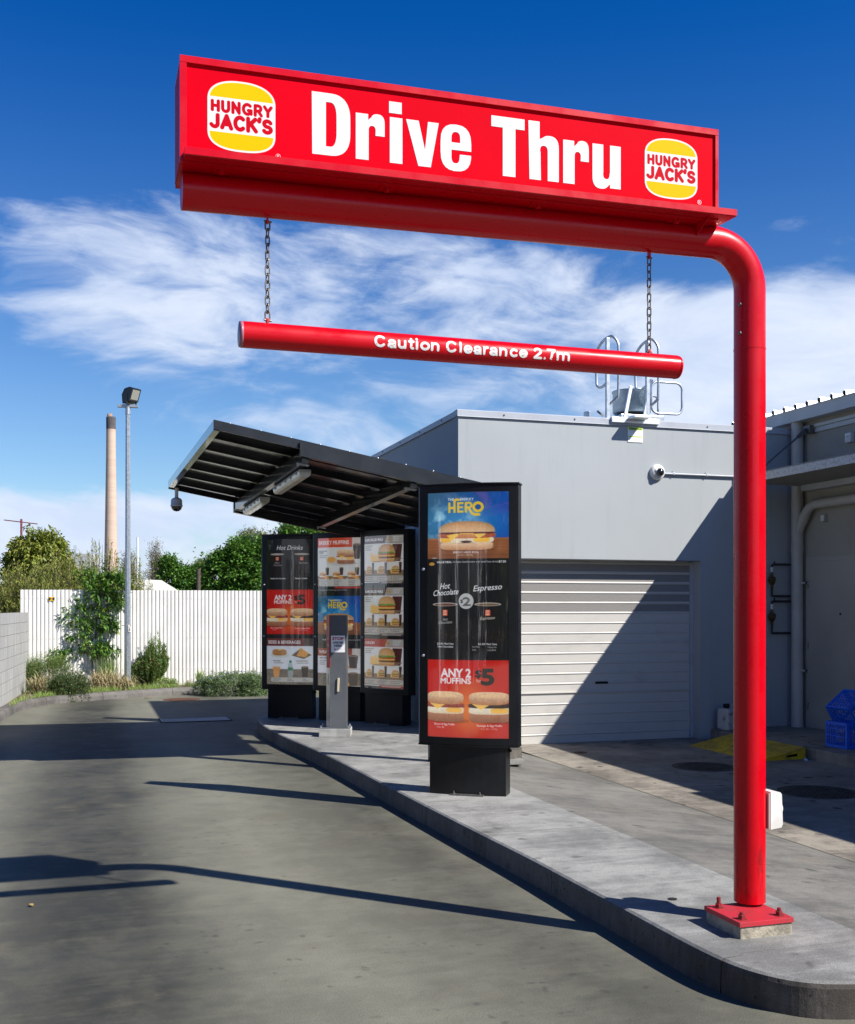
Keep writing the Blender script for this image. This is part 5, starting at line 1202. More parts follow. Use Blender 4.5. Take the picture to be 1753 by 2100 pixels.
# roof ladder head: flat bearer, stiles, looped rails
ld = thing('roof_ladder', 'aluminium roof access ladder head with looped handrails on the parapet', 'ladder', (6.28, GY, 3.9))
WHALU = mat('bright_aluminium', (.82, .83, .84), .38, .55)
mb = MB(); mb.box(5.975, 6.615, GY-.045, GY+.03, 3.852, 3.915, bev=.004); mb.build('bearer', WHALU, ld)
mb = MB(); mb.box(6.19, 6.42, GY-.20, GY-.046, 3.895, 3.925, bev=.004); mb.build('step_plate', WHALU, ld)
for x in (5.965, 6.505):
    mb = MB(); mb.box(x-.022, x+.022, GY+.035, GY+.075, 3.905, 4.88, bev=.003); mb.build('stile', GALV, ld)
def loop(cx, cy, z0, z1, hw, r_, rad, ang, gap=None):
    P = []
    for sx, sz, a0 in ((1, 1, 0), (-1, 1, 90), (-1, -1, 180), (1, -1, 270)):
        for k in range(7):
            a = R(a0+k*15); P.append((sx*(hw-rad)+rad*math.cos(a), (z1-rad if sz > 0 else z0+rad)+rad*math.sin(a)))
    return [(cx+p*math.cos(ang), cy+p*math.sin(ang), z) for p, z in P]
for x in (5.965, 6.505):
    # each rail leaves the stile, rises, folds over the top and comes back below
    P = [(x, GY+.09, 4.08), (x+.03, GY+.07, 4.085), (x+.09, GY-.0, 4.15), (x+.105, GY-.02, 4.22), (x+.108, GY-.02, 4.72), (x+.10, GY-.01, 4.82), (x+.07, GY+.02, 4.885), (x+.045, GY+.06, 4.905), (x+.04, GY+.22, 4.90), (x+.035, GY+.36, 4.84), (x+.03, GY+.41, 4.74), (x+.03, GY+.41, 4.44), (x+.03, GY+.38, 4.36), (x+.03, GY+.28, 4.33), (x+.01, GY+.09, 4.345)]
    P = [tuple(q) for q in smooth_line3(P)] if 'smooth_line3' in globals() else P
    mb = MB(); mb.tube(P, .0165, 12, mi=0); mb.build('handrail', GALV, ld)
for x0, x1, tw in ((6.19, 6.235, 0), (6.45, 6.475, 0)):
    mb = MB(); mb.box(-.020, .020, -.012, .012, 0, .42 if x0 < 6.3 else .52, bev=.002, M=Matrix.Translation((x0, GY+.05, 3.905)) @ Matrix.Rotation(R(12), 4, 'Y')); mb.build('brace', WHALU, ld)
P = loop(7.03, GY+.5, 4.10, 4.50, .22, 0, .09, 0)
mb = MB(); mb.tube(P, .0155, 12, closed=True); mb.build('side_rail', GALV, ld)
P = loop(6.95, GY+.7, 3.95, 4.36, .09, 0, .07, R(20)); mb = MB(); mb.tube(P, .013, 12, closed=True); mb.build('side_rail', GALV, ld)
mb = MB(); mb.box(5.77, 5.83, GY+.25, GY+.31, 3.80, 4.02, bev=.003); mb.build('stub_post', GALV, ld)
mb = MB(); mb.box(-.05, .05, -.004, .004, -.012, .012, M=Matrix.Translation((5.92, GY+.16, 3.985)) @ Matrix.Rotation(R(35), 4, 'Y')); mb.build('slotted_strap', DGALV, ld)
fan = thing('roof_fan', 'round blue grey galvanised fan cowl on the flat roof behind the ladder', 'fan cowl', (6.77, GY+.95, 3.36))
BGALV = mat('blue_galvanised_drum', (.42, .53, .60), .4, .6, col2=(.32, .42, .49), nscale=15)
mb = MB(); mb.lathe([(.22, 4.16), (.245, 4.17), (.245, 4.43), (.255, 4.435), (.255, 4.45), (.235, 4.455), (0, 4.465)], (6.77, GY+.95, 0), 40); mb.build('drum', BGALV, fan)
mb = MB(); mb.box(6.46, 7.08, GY+.65, GY+1.25, 3.36, 4.10, bev=.01); mb.build('kerb_box', GALV, fan)
mb = MB(); mb.lathe([(.17, 4.101), (.19, 4.159)], (6.77, GY+.95, 0), 30); mb.build('throat', DARK, fan)
ta = thing('tv_antenna', 'small dark television antenna above the grey parapet beside the red pole', 'antenna', (7.75, 14.0, 3.4))
mb = MB(); mb.tube([(7.95, 14, 3.36), (7.95, 14, 4.33)], .012, 8); mb.build('mast', DGALV, ta)
mb = MB(); mb.tube([(7.42, 14, 4.30), (7.95, 14, 4.27)], .007, 8)
for k in range(6): mb.tube([(7.44+k*.09, 13.9, 4.315-k*.005), (7.44+k*.09, 14.1, 4.285-k*.005)], .004, 6)
mb.build('boom', DGALV, ta)

# ============================================================ BEIGE BUILDING
WX = 8.6
bb = thing('beige_building', 'beige service building in shade with a white fascia and an awning', 'building', (WX, GY, 0))
mb = MB(); mb.box(WX, WX+.2, -3, GY+4, -.02, 4.02); mb.build('wall', BWALL, bb)
mb = MB()
mb.box(8.425, 8.436, -4, 14.5, 3.955, 4.10); mb.box(8.436, 8.60, -4, 14.5, 3.955, 3.965); mb.box(8.4355, 8.47, -4, 14.5, 4.085, 4.0955); mb.build('fascia', FASC, bb)
mb = MB(); mb.box(8.56, 8.598, -4, GY-.02, 3.86, 3.90); mb.box(8.575, 8.598, -4, GY-.02, 3.80, 3.855); mb.build('wall_batten', FASC, bb)
me_r = None
for k, y in enumerate(np.arange(5.0, 14.4, .228)):
    if me_r is None:
        mb = MB(); mb.prism([(-.022, 0), (-.012, .045), (-.006, .058), (.006, .058), (.012, .045), (.022, 0)], 8.40, 10.6, M=Matrix(((0,0,1,0),(1,0,0,0),(0,1,0,0),(0,0,0,1))))
        mb.box(8.398, 8.3995, -.026, .026, -.004, .052, mi=1)
        o = mb.build('roof_rib', [ROOFM, DARK]); fix_normals(o); me_r = o.data; bpy.data.objects.remove(o)
    o = link('roof_rib', me_r, bb); o.location = Vector((0, y, 4.108))-bb.location
mb = MB(); mb.box(8.405, 10.6, -4, 14.5, 4.100, 4.1075); mb.build('roof_sheet', ROOFM, bb)
# awning
mb = MB(); mb.box(7.685, 8.598, -4, 11.44, 3.168, 3.178)
for y in np.arange(-3.9, 11.4, .075): mb.box(7.70, 8.598, y, y+.030, 3.155, 3.1675)
mb.build('awning_soffit', SOFF, bb)
mb = MB(); mb.box(7.672, 7.684, 5.80, 11.44, 3.150, 3.245, bev=.002); mb.box(7.685, 8.598, 11.430, 11.442, 3.150, 3.245); mb.box(7.56, 7.684, -4, 5.795, 3.150, 3.245); mb.build('awning_fascia', ZINC, bb)
mb = MB(); mb.box(7.686, 8.598, -4, 11.428, 3.246, 3.262); mb.build('awning_roof', DGREY, bb)
mb = MB(); mb.box(8.46, 8.598, -4, 11.36, 3.075, 3.150); mb.build('ledger', FASC, bb)
mb = MB(); mb.tube([(7.78, 11.3, 3.275), (8.50, 11.3, 3.84)], .012, 10); mb.tube([(8.38, 11.3, 3.745), (8.50, 11.3, 3.84)], .024, 12); mb.box(8.50, 8.598, 11.24, 11.36, 3.79, 3.89, bev=.003); mb.build('tie_rod', DGALV, bb)
# door
mb = MB(); mb.box(8.578, 8.599, 10.30, 11.41, .125, 2.255); mb.build('door_frame', BDOOR, bb)
dr = MB().box(8.566, 8.5775, 10.36, 11.345, .140, 2.195, bev=.002).build('door', BDOOR, bb)
for z in (.40, 1.157, 1.91):
    mb = MB(); mb.tube([(8.560, 11.352, z-.045), (8.560, 11.352, z+.045)], .008, 8); mb.build('hinge', DGALV, dr)
mb = MB(); mb.lathe([(.014, 0), (.016, -.004), (.008, -.004), (.006, .0)], (8.566, 10.75, 1.55), 14, axis='X'); mb.build('spy_hole', DARK, dr)
# down pipe with branch
pxc, pyc, pr = 8.515, 11.50, .072
mb = MB(); mb.tube([(pxc, pyc, .125), (pxc, pyc, 3.955)], pr, 28); mb.build('drainpipe', PVC, bb)
for za, zb_ in ((.125, .20), (2.30, 2.42), (2.44, 2.452), (2.86, 2.95), (2.965, 2.972), (1.93, 1.945), (.83, .845)):
    mb = MB(); mb.tube([(pxc, pyc, za), (pxc, pyc, zb_)], pr+.0045, 28); mb.build('pipe_collar', PVC, bb)
for z in (1.935, .838): mb = MB(); mb.box(pxc+.0, 8.598, pyc-.17, pyc-.155, z-.012, z+.012); mb.box(pxc, pxc+.02, pyc-.17, pyc-.05, z-.012, z+.012); mb.build('pipe_strap', PVC, bb)
mb = MB(); mb.tube([(pxc, pyc-.02, 2.58), (pxc, pyc-.10, 2.70), (pxc, pyc-.17, 2.80), (pxc, pyc-.235, 2.865), (pxc, pyc-.33, 2.895), (pxc, pyc-.42, 2.90), (pxc, 6, 2.905)], .058, 24)
mb.build('branch_pipe', PVC, bb)
mb = MB(); mb.tube([(pxc, pyc-.10, 2.70), (pxc, pyc-.165, 2.795)], .063, 24); mb.build('pipe_collar', PVC, bb)
jb = thing('junction_box', 'small pale square junction box on the beige wall below the pipe', 'junction box', (8.58, 11.07, 2.72))
mb = MB(); mb.box(8.555, 8.598, 11.03, 11.10, 2.68, 2.76, bev=.004); mb.build('box', GPLAS, jb); mb = MB(); mb.box(8.549, 8.5545, 11.035, 11.095, 2.685, 2.755, bev=.002); mb.build('lid', WPLAS, jb)
al = thing('alarm_box', 'small white labelled alarm box high on the beige wall at the right edge', 'alarm box', (8.58, 10.62, 3.63))
mb = MB(); mb.box(8.54, 8.598, 10.54, 10.64, 3.58, 3.69, bev=.004); mb.build('box', WPLAS, al)
mb = MB(); mb.box(8.5385, 8.5395, 10.56, 10.62, 3.635, 3.660); mb.box(8.5385, 8.5395, 10.56, 10.62, 3.60, 3.606); mb.box(8.5385, 8.5395, 10.56, 10.61, 3.615, 3.62); mb.build('printed_label', GPLAS, al)
# two brass valve assemblies
def valve(zt, lab):
    x, y = 8.19, GY-.07; t = thing('water_valve', lab, 'valve', (x, y, zt-.44), 0, 'brass valves on the shaded grey wall')
    mb = MB(); mb.tube([(8.46, y, zt-.03), (x+.02, y, zt-.03), (x+.004, y, zt-.036), (x, y, zt-.05), (x, y, zt-.20)], .014, 12); mb.tube([(x, y, zt-.28), (x, y, zt-.41), (x+.004, y, zt-.426), (x+.02, y, zt-.43), (8.46, y, zt-.43)], .014, 12); mb.build('pipework', COPPER, t)
    mb = MB(); mb.lathe([(.018, .30), (.022, .28), (.022, .262), (.045, .25), (.048, .215), (.051, .212), (.051, .20), (.040, .197), (.036, .17), (.020, .16), (.020, .135), (.018, .13)], (x, y, zt-.44), 18); mb.build('valve_body', BRASS, t)
    mb = MB(); mb.lathe([(.017, .375), (.019, .37), (.019, .345), (.014, .342), (.014, .338), (.018, .335), (.018, .312)], (x, y, zt-.44), 14); mb.build('white_coupling', WPLAS, t)
    mb = MB(); mb.box(x+.01, x+.052, y-.05, y-.036, zt-.315, zt-.295, bev=.003); mb.box(x+.02, x+.028, y-.036, y, zt-.31, zt-.30); mb.build('lever', mat('blue_grey_tag', (.30, .38, .48), .5), t)
    mb = MB(); mb.box(x+.03, x+.045, y-.006, y+.006, zt-.03, zt+.012, bev=.002); mb.build('tap_handle', mat('dark_blue_tap', (.01, .02, .09), .5), t)
valve(2.20, 'upper brass valve assembly on the shaded grey wall by the drainpipe'); valve(1.735, 'lower brass valve assembly on the shaded grey wall by the drainpipe')
# ============================================================ YARD THINGS
rp = thing('kerb_ramp', 'yellow chequer plate wedge ramp against the service step', 'ramp', (7.05, 10.3, 0))
x0, x1, y0, y1 = 6.73, 7.33, 9.76, 11.12
mb = MB(); mb.prism([(x0, .004), (x1, .126), (x1, .118), (x0, .0035)], y0, y1, M=AX('y')); fix_normals(mb.build('tread_plate', RAMPY, rp))
for ya, yb in ((y0, y0+.008), (y1-.008, y1)):
    # side cheek with a slotted hand hole
    hx0, hx1, hz0, hz1 = x0+.36, x0+.50, .035, .062
    def top(x): return .0030+(x-x0)/(x1-x0)*.112
    mb = MB()
    for P in ([(x0, .001), (hx0, .001), (hx0, top(hx0)), (x0, .002)], [(hx0, .001), (hx1, .001), (hx1, hz0), (hx0, hz0-.006)], [(hx0, hz1-.014), (hx1, hz1+.006), (hx1, top(hx1)), (hx0, top(hx0))], [(hx1, .001), (x1, .001), (x1, top(x1)), (hx1, top(hx1))]):
        mb.prism(P, ya, yb, M=AX('y'))
    fix_normals(mb.build('side_cheek', YPAINT, rp))
mb = MB(); mb.box(x0+.2, x1-.02, y0+.05, y1-.05, .001, .03); mb.build('underside', DARK, rp)
jc = thing('jerry_can', 'grubby white plastic drum with a black cap by the grey wall', 'jerry can', (7.50, 11.45, .125), R(12))
GRUB = mat('grubby_white_plastic', (.50, .50, .48), .5, col2=(.10, .095, .09), nscale=9, ndetail=8, mixlo=.50, mixhi=.68)
mb = MB(); mb.box(-.12, .12, -.10, .10, 0, .27, bev=.03); mb.build('body', GRUB, jc, wp=False)
mb = MB(); mb.tube([(.02, 0, .255), (.03, 0, .305), (.06, 0, .315), (.10, 0, .30), (.105, 0, .255)], .014, 10); mb.build('handle', GRUB, jc, wp=False)
mb = MB(); mb.lathe([(.032, .268), (.032, .285), (.04, .287), (.04, .318), (.036, .322)], (-.055, 0, 0), 20); mb.build('cap', DARK, jc, wp=False)
mb = MB(); mb.box(-.121, .121, -.101, -.095, .06, .066); mb.box(-.121, .121, -.101, -.095, .12, .126); mb.build('moulded_band', GRUB, jc, wp=False)

def crate(name, lab, M):
    t = thing(name, lab, 'crate', (0, 0, 0), 0, 'blue milk crates on the service step'); t.matrix_world = M
    L, H, w_ = .33, .275, .165
    mb = MB(); mb.box(-w_, w_, -w_, w_, .0, .008)   # rim of the floor made of bars below
    mb = MB()
    for k in range(7):
        a = -w_+.02+k*(2*w_-.04)/6; mb.box(a-.006, a+.006, -w_, w_, .004, .012); mb.box(-w_, w_, a-.006, a+.006, .0125, .019)
    mb.build('floor_grid', CRATE, t, wp=False)
    for ang in range(4):
        Rm = Matrix.Rotation(math.pi/2*ang, 4, 'Z'); mb = MB()
        y = -w_
        mb.box(-w_+.022, w_-.022, y, y+.010, 0, .030, M=Rm); mb.box(-w_+.022, w_-.022, y, y+.010, .118, .130, M=Rm); mb.box(-w_+.022, w_-.022, y-.004, y+.010, .245, H, M=Rm)
        mb.box(-w_+.022, w_-.022, y, y+.009, .196, .206, M=Rm)
        for k in range(8):
            a = -w_+.045+k*(2*w_-.09)/7; mb.box(a-.0045, a+.0045, y+.001, y+.009, .030, .196, M=Rm)
        for k in range(5):   # zig-zag braces under the rim
            a = -w_+.03+k*(2*w_-.06)/5; b = a+(2*w_-.06)/5; c_ = (a+b)/2
            for p, q in (((a, .206), (c_, .245)), ((c_, .245), (b, .206))):
                dx_ = .006; vs = [(p[0]-dx_, y+.001, p[1]), (p[0]+dx_, y+.001, p[1]), (q[0]+dx_, y+.001, q[1]), (q[0]-dx_, y+.001, q[1])]; vs += [(v[0], y+.009, v[2]) for v in vs]
                mb.add([Rm @ Vector(v) for v in vs], [(0,1,2,3),(7,6,5,4),(0,4,5,1),(1,5,6,2),(2,6,7,3),(3,7,4,0)])
        fix_normals(mb.build('side', CRATE, t, wp=False))
        mb = MB(); mb.prism([(-w_, -w_), (-w_+.024, -w_), (-w_+.024, -w_+.008), (-w_+.008, -w_+.024), (-w_, -w_+.024)], 0, H-.001, M=Rm); fix_normals(mb.build('corner_post', CRATE, t, wp=False))
    return t
crate('milk_crate', 'lower upright blue milk crate on the service step', Matrix.Translation((7.80, 9.66, .126)) @ Matrix.Rotation(R(2), 4, 'Z'))
Mt = Matrix.Translation((7.80, 9.62, .55)) @ Matrix.Rotation(R(8), 4, 'Z') @ Matrix.Rotation(R(-33), 4, 'Y') @ Matrix.Rotation(R(180), 4, 'X') @ Matrix.Translation((0, 0, -.12))
crate('milk_crate', 'upper blue milk crate tipped over on top of another crate', Mt)

def manhole(x, y, r, m, lab, cat='manhole cover', z=.002):
    t = thing('manhole_cover', lab, cat, (x, y, z))
    mb = MB(); mb.lathe([(r+.025, 0.0005), (r+.025, .003), (r+.004, .003), (r+.004, .0005)], (x, y, z), 48, smooth=False); mb.build('frame', m, t)
    mb = MB(); mb.lathe([(r, .0005), (r, .002), (0, .002)], (x, y, z), 48, smooth=False)
    s = r/7
    for i in range(-6, 7):
        for j in range(-6, 7):
            if math.hypot(i*s, j*s) < r-.03: mb.box(x+i*s-s*.3, x+i*s+s*.3, y+j*s-s*.3, y+j*s+s*.3, z+.002, z+.006)
    fix_normals(mb.build('cover', m, t)); return t
manhole(5.99, 9.60, .30, IRON, 'round dark iron manhole cover left of the red pole base')
manhole(6.13, 7.98, .33, IRON, 'round dark iron manhole cover right of the white isolator box')
manhole(1.56, 19.40, .30, RUST, 'rusty manhole cover near the far kerb and garden bed', z=.001)
manhole(5.25, 10.95, .05, RUST, 'tiny round valve cap in the concrete before the roller door', 'valve cap')
gr = thing('drain_grate', 'long galvanised drain grate in the shaded road', 'drain grate', (1.46, 15.83, 0), R(1))
mb = MB(); mb.box(-.50, .50, -.285, -.265, .001, .010); mb.box(-.50, .50, .265, .285, .001, .010); mb.box(-.50, -.485, -.264, .264, .001, .010); mb.box(.485, .50, -.264, .264, .001, .010); mb.build('frame', IRON, gr, wp=False)
mb = MB(); mb.box(-.484, .484, -.264, .264, .0008, .002); mb.build('pit', DARK, gr, wp=False)
GRB = mat('dull_grate_steel', (.78, .80, .81), .6, col2=(.62, .64, .66), nscale=20)
me_b = None
for k in range(23):
    if me_b is None: o = MB().box(-.0075, .0075, -.263, .263, .003, .010).build('grate_bar', GRB); me_b = o.data; bpy.data.objects.remove(o)
    o = link('grate_bar', me_b, gr); o.location = (-.462+k*.042, 0, 0)
mb = MB(); mb.box(-.484, .484, -.006, .006, .0102, .0125); mb.build('cross_bar', GRB, gr, wp=False)
# litter
def leaf_litter(x, y, z, L, rot, m, lab, cat='leaf'):
    mb = MB(); N = 8; vs = []
    for i in range(N+1):
        t = i/N; w_ = L*.22*math.sin(math.pi*t)**.8+.0005; h = .006+.014*math.sin(t*3)*L*6
        vs += [(-w_, L*(t-.5), h+.004), (0, L*(t-.5), h), (w_, L*(t-.5), h+.006)]
    fs = [(3*i+a, 3*i+a+1, 3*i+a+4, 3*i+a+3) for i in range(N) for a in (0, 1)]
    mb.add([Matrix.Translation((x, y, z)) @ Matrix.Rotation(rot, 4, 'Z') @ Vector(v) for v in vs], fs); o = mb.build('dry_leaf', m)
    # put the origin on the leaf
    o.data.transform(Matrix.Translation((-x, -y, -z))); o.location = (x, y, z); return tag(o, lab, cat)
DRY = mat('dry_brown_leaf', (.30, .17, .08), .8, col2=(.18, .10, .05), nscale=40)
leaf_litter(-.92, 7.00, 0, .11, R(70), DRY, 'curled brown leaf lying in the shadow of the sign at left')
leaf_litter(-.80, 6.80, 0, .035, R(20), DRY, 'small brown leaf scrap just below the sign shadow')
leaf_litter(-.30, 6.22, 0, .045, R(30), mat('yellow_leaf', (.48, .33, .10), .7), 'small yellow leaf alone on the road')
leaf_litter(1.0, 19.85, 0, .14, R(60), DRY, 'brown leaf lying against the far kerb')
paper = MB(); paper.add([(0, 0, .001), (.05, .01, .002), (.04, .045, .035), (.012, .03, .02)], [(0, 1, 2), (0, 2, 3)]); o = paper.build('paper_scrap', mat('pale_blue_paper', (.5, .66, .85), .6)); o.location = (7.22, 9.62, .002); tag(o, 'crumpled pale blue paper scrap beside the yellow ramp', 'litter')
lf = MB(); lf.lathe([(0, 0), (.022, .0), (.024, .003), (0, .004)], (0, 0, 0), 14, smooth=False); o = lf.build('bottle_cap', DARK); o.location = (2.83, 4.83, HK+.0005); tag(o, 'flat dark cap lying on the island beside the red post', 'bottle cap')

# ============================================================ FENCE, WALL, LAMP POST
FY = 21.6
fe = thing('metal_fence', 'tall white corrugated steel fence behind the garden bed', 'fence', (-1.2, FY, .1))
def corr_sheet(w_, pitch=.073, z0=.10, z1=1.965):
    mb = MB(); n = 8; cols = int(round(w_/pitch))*n; vs = []
    for k in range(cols+1):
        t = (k % n)/n; y = (-.009, -.009, -.009, -.009, -.003, .008, .009, .004)[k % n]; x = k*pitch/n
        vs += [(x, y, z0), (x, y, z1)]
    mb.add(vs, [(2*k, 2*k+2, 2*k+3, 2*k+1) for k in range(cols)])
    return mb.mesh('fence_sheet', FENCE)
sw = .73; me_s = corr_sheet(sw)
xs = [-1.235-.0+i*sw*1.0 for i in range(8)]
for i, x in enumerate(xs[:7]):
    o = link('fence_sheet', me_s, fe); o.location = Vector((x, FY-(.004 if i % 2 else 0), random.uniform(-.004, .004)))-fe.location
mb = MB(); mb.box(-1.24, 4.0, FY+.02, FY+.07, .45, .50); mb.box(-1.24, 4.0, FY+.02, FY+.07, 1.55, 1.60); mb.build('rail', TRIM, fe)
mb = MB()
for z in (.42, 1.03, 1.80):
    for k in range(68): mb.lathe([(.007, 0), (.006, -.004), (0, -.005)], (-1.21+k*.073, FY-.011, z), 6, axis='Y')
o = mb.build('screw', TRIM, fe); o['kind'] = 'stuff'
rfl = thing('reflector', 'small yellow and black reflector plate on the white fence', 'reflector', (-.66, FY-.03, 1.80))
q0, q1, r0, r1 = -.735, -.628, 1.755, 1.828; yy = FY-.024; cxx, czz = (q0+q1)/2, (r0+r1)/2
mb = MB(); mb.box(q0, q1, FY-.022, FY-.018, r0, r1); mb.build('plate', mat('amber_reflector', (.70, .42, .01), .3), rfl)
mb = MB(); mb.add([(q0, yy, r0), (cxx, yy, czz), (q0, yy, r1)], [(0, 1, 2)]); mb.add([(q1, yy, r0), (q1, yy, r1), (cxx, yy, czz)], [(0, 1, 2)]); fix_normals(mb.build('black_triangle', DARK, rfl))

bw_ = thing('block_wall', 'low grey concrete block wall at the left edge of the lane', 'wall', (-1.28, 17.4, .15))
wa, wb = Vector((-1.46, 14.0, 0)), Vector((-1.075, 21.35, 0)); wd = (wb-wa).normalized(); Lw = (wb-wa).length; wn_ = Vector((-wd.y, wd.x, 0))
Mw = Matrix(((wd.x, wn_.x, 0, wa.x), (wd.y, wn_.y, 0, wa.y), (0, 0, 1, 0), (0, 0, 0, 1)))
bl, bh = .355, .181; ztop = 1.54
mb = MB(); mb.box(0, Lw-.004, .004, .172, .05, ztop-.004, M=Mw); mb.build('mortar_core', MORTAR, bw_)
proto = {}
def blk(w_, h_):
    k = (round(w_, 3), round(h_, 3))
    if k not in proto: proto[k] = MB().box(.0006, w_-.0006, 0, .176, .005, h_-.005, bev=.003).mesh('block', BLOCK)
    return proto[k]
row = 0; z = ztop-bh; Rz = math.atan2(wd.y, wd.x)
while z > -.05:
    s = -bl/2 if row % 2 else 0.
    # stagger counted from the visible far end
    s = Lw - bl*math.ceil(Lw/bl) - (bl/2 if row % 2 else 0)
    while s < Lw-.01:
        a, b = max(0, s), min(Lw, s+bl)
        if b-a > .03:
            o = link('block', blk(b-a, bh), bw_); p = Mw @ Vector((a, random.uniform(-.0015, .0015), z)); o.location = p-bw_.location; o.rotation_euler = (0, 0, Rz)
        s += bl
    z -= bh; row += 1

lp = thing('lamp_post', 'galvanised lamp post with a black floodlight standing in the garden bed', 'lamp post', (.70, 21.12, .11))
mb = MB(); mb.tube([(.70, 21.12, .08), (.70, 21.12, 5.30)], [.062, .045], 8, phase=R(22.5)); mb.build('pole', GALV, lp)
mb = MB(); mb.tube([(.70, 21.12, 5.29), (.70, 21.12, 5.42)], .050, 20); mb.build('collar', GALV, lp)
mb = MB(); mb.box(-.19, .19, -.045, .045, 5.42, 5.475, bev=.004, M=Matrix.Translation((.70, 21.12, 0)) @ Matrix.Rotation(R(-8), 4, 'Z')); mb.build('head_plate', GALV, lp)
Mf = Matrix.Translation((.76, 21.10, 5.645)) @ Matrix.Rotation(R(42), 4, 'Z') @ Matrix.Scale(.88, 4)
pr_ = [(-.13, -.17), (.07, -.13), (.17, .13), (.08, .165), (-.07, .14), (-.15, .02)]
FLM = mat('floodlight_black', (.02, .024, .028), .35, col2=(.03, .034, .04))
mb = MB(); mb.prism([(-y, z_) for y, z_ in pr_], -.13, .13, M=Mf @ Matrix(((0,0,1,0),(1,0,0,0),(0,1,0,0),(0,0,0,1)))); fl_ = fix_normals(mb.build('floodlight', FLM, lp))
mb = MB(); mb.add([Mf @ Vector((x_, -.0735-(zz_+.13)*.3846, zz_)) for x_, zz_ in ((-.10, -.10), (.10, -.10), (.10, .10), (-.10, .10))], [(0, 1, 2, 3)]); fix_normals(mb.build('lens', mat('lamp_glass', (.42, .42, .38), .12, .3, coat=1.), fl_))
mb = MB(); mb.box(-.145, -.133, -.02, .02, -.19, .02, M=Mf); mb.box(.133, .145, -.02, .02, -.19, .02, M=Mf); mb.box(-.145, .145, -.02, .02, -.195, -.185, M=Mf); mb.build('yoke', FLM, lp)
stk = thing('pole_sticker', 'small white sticker on the lamp post', 'sticker', (.72, 21.06, 1.28))
mb = MB(); mb.box(.704, .752, 21.050, 21.053, 1.17, 1.30); mb.build('sheet', WPLAS, stk); mb = MB(); mb.box(.715, .742, 21.0485, 21.0495, 1.19, 1.215); mb.box(.725, .735, 21.0485, 21.0495, 1.225, 1.25); mb.add([(.735, 21.049, 1.30), (.752, 21.049, 1.30), (.752, 21.049, 1.26)], [(0, 1, 2)]); mb.build('print', DARK, stk)

# ============================================================ FAR THINGS (placed along the view: x across, y away)
def V(xc, yc, z=0.):
    return Vector((xc*math.cos(YAW)+yc*math.sin(YAW), -xc*math.sin(YAW)+yc*math.cos(YAW), z))
cy_ = 320.; c0 = V(-.295*cy_, cy_)
ch = thing('chimney_stack', 'very tall pale brick chimney with a dark band at its top', 'chimney', tuple(c0))
CHIM = mat('pale_pink_concrete', (.54, .41, .33), .85, col2=(.47, .355, .285), nscale=.05, stretch=(1, 1, 12), coords='Position')
mb = MB(); hb = 1.63+cy_*(1245-880)/2200; ht = 1.63+cy_*(1245-852)/2200
mb.lathe([(2.05, 0), (1.95, hb*.25), (1.66, hb*.55), (1.42, hb*.85), (1.37, hb)], tuple(c0), 40); mb.build('shaft', CHIM, ch)
for k in range(9):
    z = hb*(.1+.1*k); rr = np.interp(z/hb, [0, .25, .55, .85, 1], [2.05, 1.95, 1.66, 1.42, 1.37]); mb = MB(); mb.lathe([(rr+.01, z), (rr+.035, z+.1), (rr+.01, z+.2)], tuple(c0), 40); mb.build('lift_band', CHIM, ch)
CHD = mat('dark_chimney_band', (.075, .07, .075), .9, col2=(.13, .11, .11), nscale=.3, ndetail=8)
mb = MB(); mb.lathe([(1.39, hb), (1.40, ht-.8), (1.32, ht-.4), (.5, ht-.4)], tuple(c0), 40); mb.build('dark_band', CHD, ch)
mb = MB(); mb.lathe([(.75, ht-.5), (.75, ht+.5), (.6, ht+.5)], (c0.x-.35, c0.y, 0), 20); mb.build('flue_tip', mat('rusty_flue', (.30, .20, .15), .8), ch)
# control cabin on legs
k0 = 150.
cbn = thing('control_cabin', 'grey raised control cabin with masts beyond the trees', 'building', tuple(V(-.320*k0, k0)), -YAW)
mb = MB(); mb.box(-1.45, 1.45, -2, 2, 6.9, 9.05, bev=.05); mb.build('cabin', mat('grey_cabin_panel', (.42, .43, .43), .6), cbn, wp=False)
mb = MB(); mb.box(-1.48, -1.1, -2.03, -.5, 8.0, 8.5); mb.build('window', DARK, cbn, wp=False)
for x in (-.9, 1.1): mb = MB(); mb.box(x-.15, x+.15, -1.5, -1.2, 0, 6.9); mb.build('leg', DGREY, cbn, wp=False)
for x in (-1.4, -1.15, 1.0, 1.4): mb = MB(); mb.tube([(x, 0, 9.0), (x, 0, 10.3)], .035, 6); mb.build('mast', DGREY, cbn, wp=False)
k1 = 48.
an = thing('mast_aerial', 'thin red mast with a crossbar above the round olive tree', 'aerial', tuple(V(-.3785*k1, k1)), -YAW)
REDM = mat('dark_red_steel', (.20, .035, .045), .6)
mb = MB(); mb.tube([(0, 0, 0), (0, 0, 5.58)], .05, 8); mb.build('mast', REDM, an, wp=False)
mb = MB(); mb.tube([(-.78, 0, 5.54), (.72, 0, 5.36)], .022, 8); mb.build('crossbar', REDM, an, wp=False)
k2_ = 34.
fp = thing('white_mast', 'slim white flag mast behind the fence right of the lamp post', 'mast', tuple(V(-.2702*k2_, k2_)), -YAW)
mb = MB(); mb.tube([(0, 0, 0), (0, 0, 3.85)], .03, 8); mb.build('pole', WHITE, fp, wp=False)
mb = MB(); mb.tube([(0, 0, 2.05), (.34, 0, 2.05)], .022, 8); mb.build('arm', WHITE, fp, wp=False)
sd = thing('shed', 'low shed with a pale gable roof just behind the fence', 'shed', tuple(V(-.2795*38, 38)), -YAW-R(20))
TINR = mat('old_white_tin', (.60, .60, .57), .5, col2=(.48, .47, .43), nscale=1.5, stretch=(1, 8, 1))
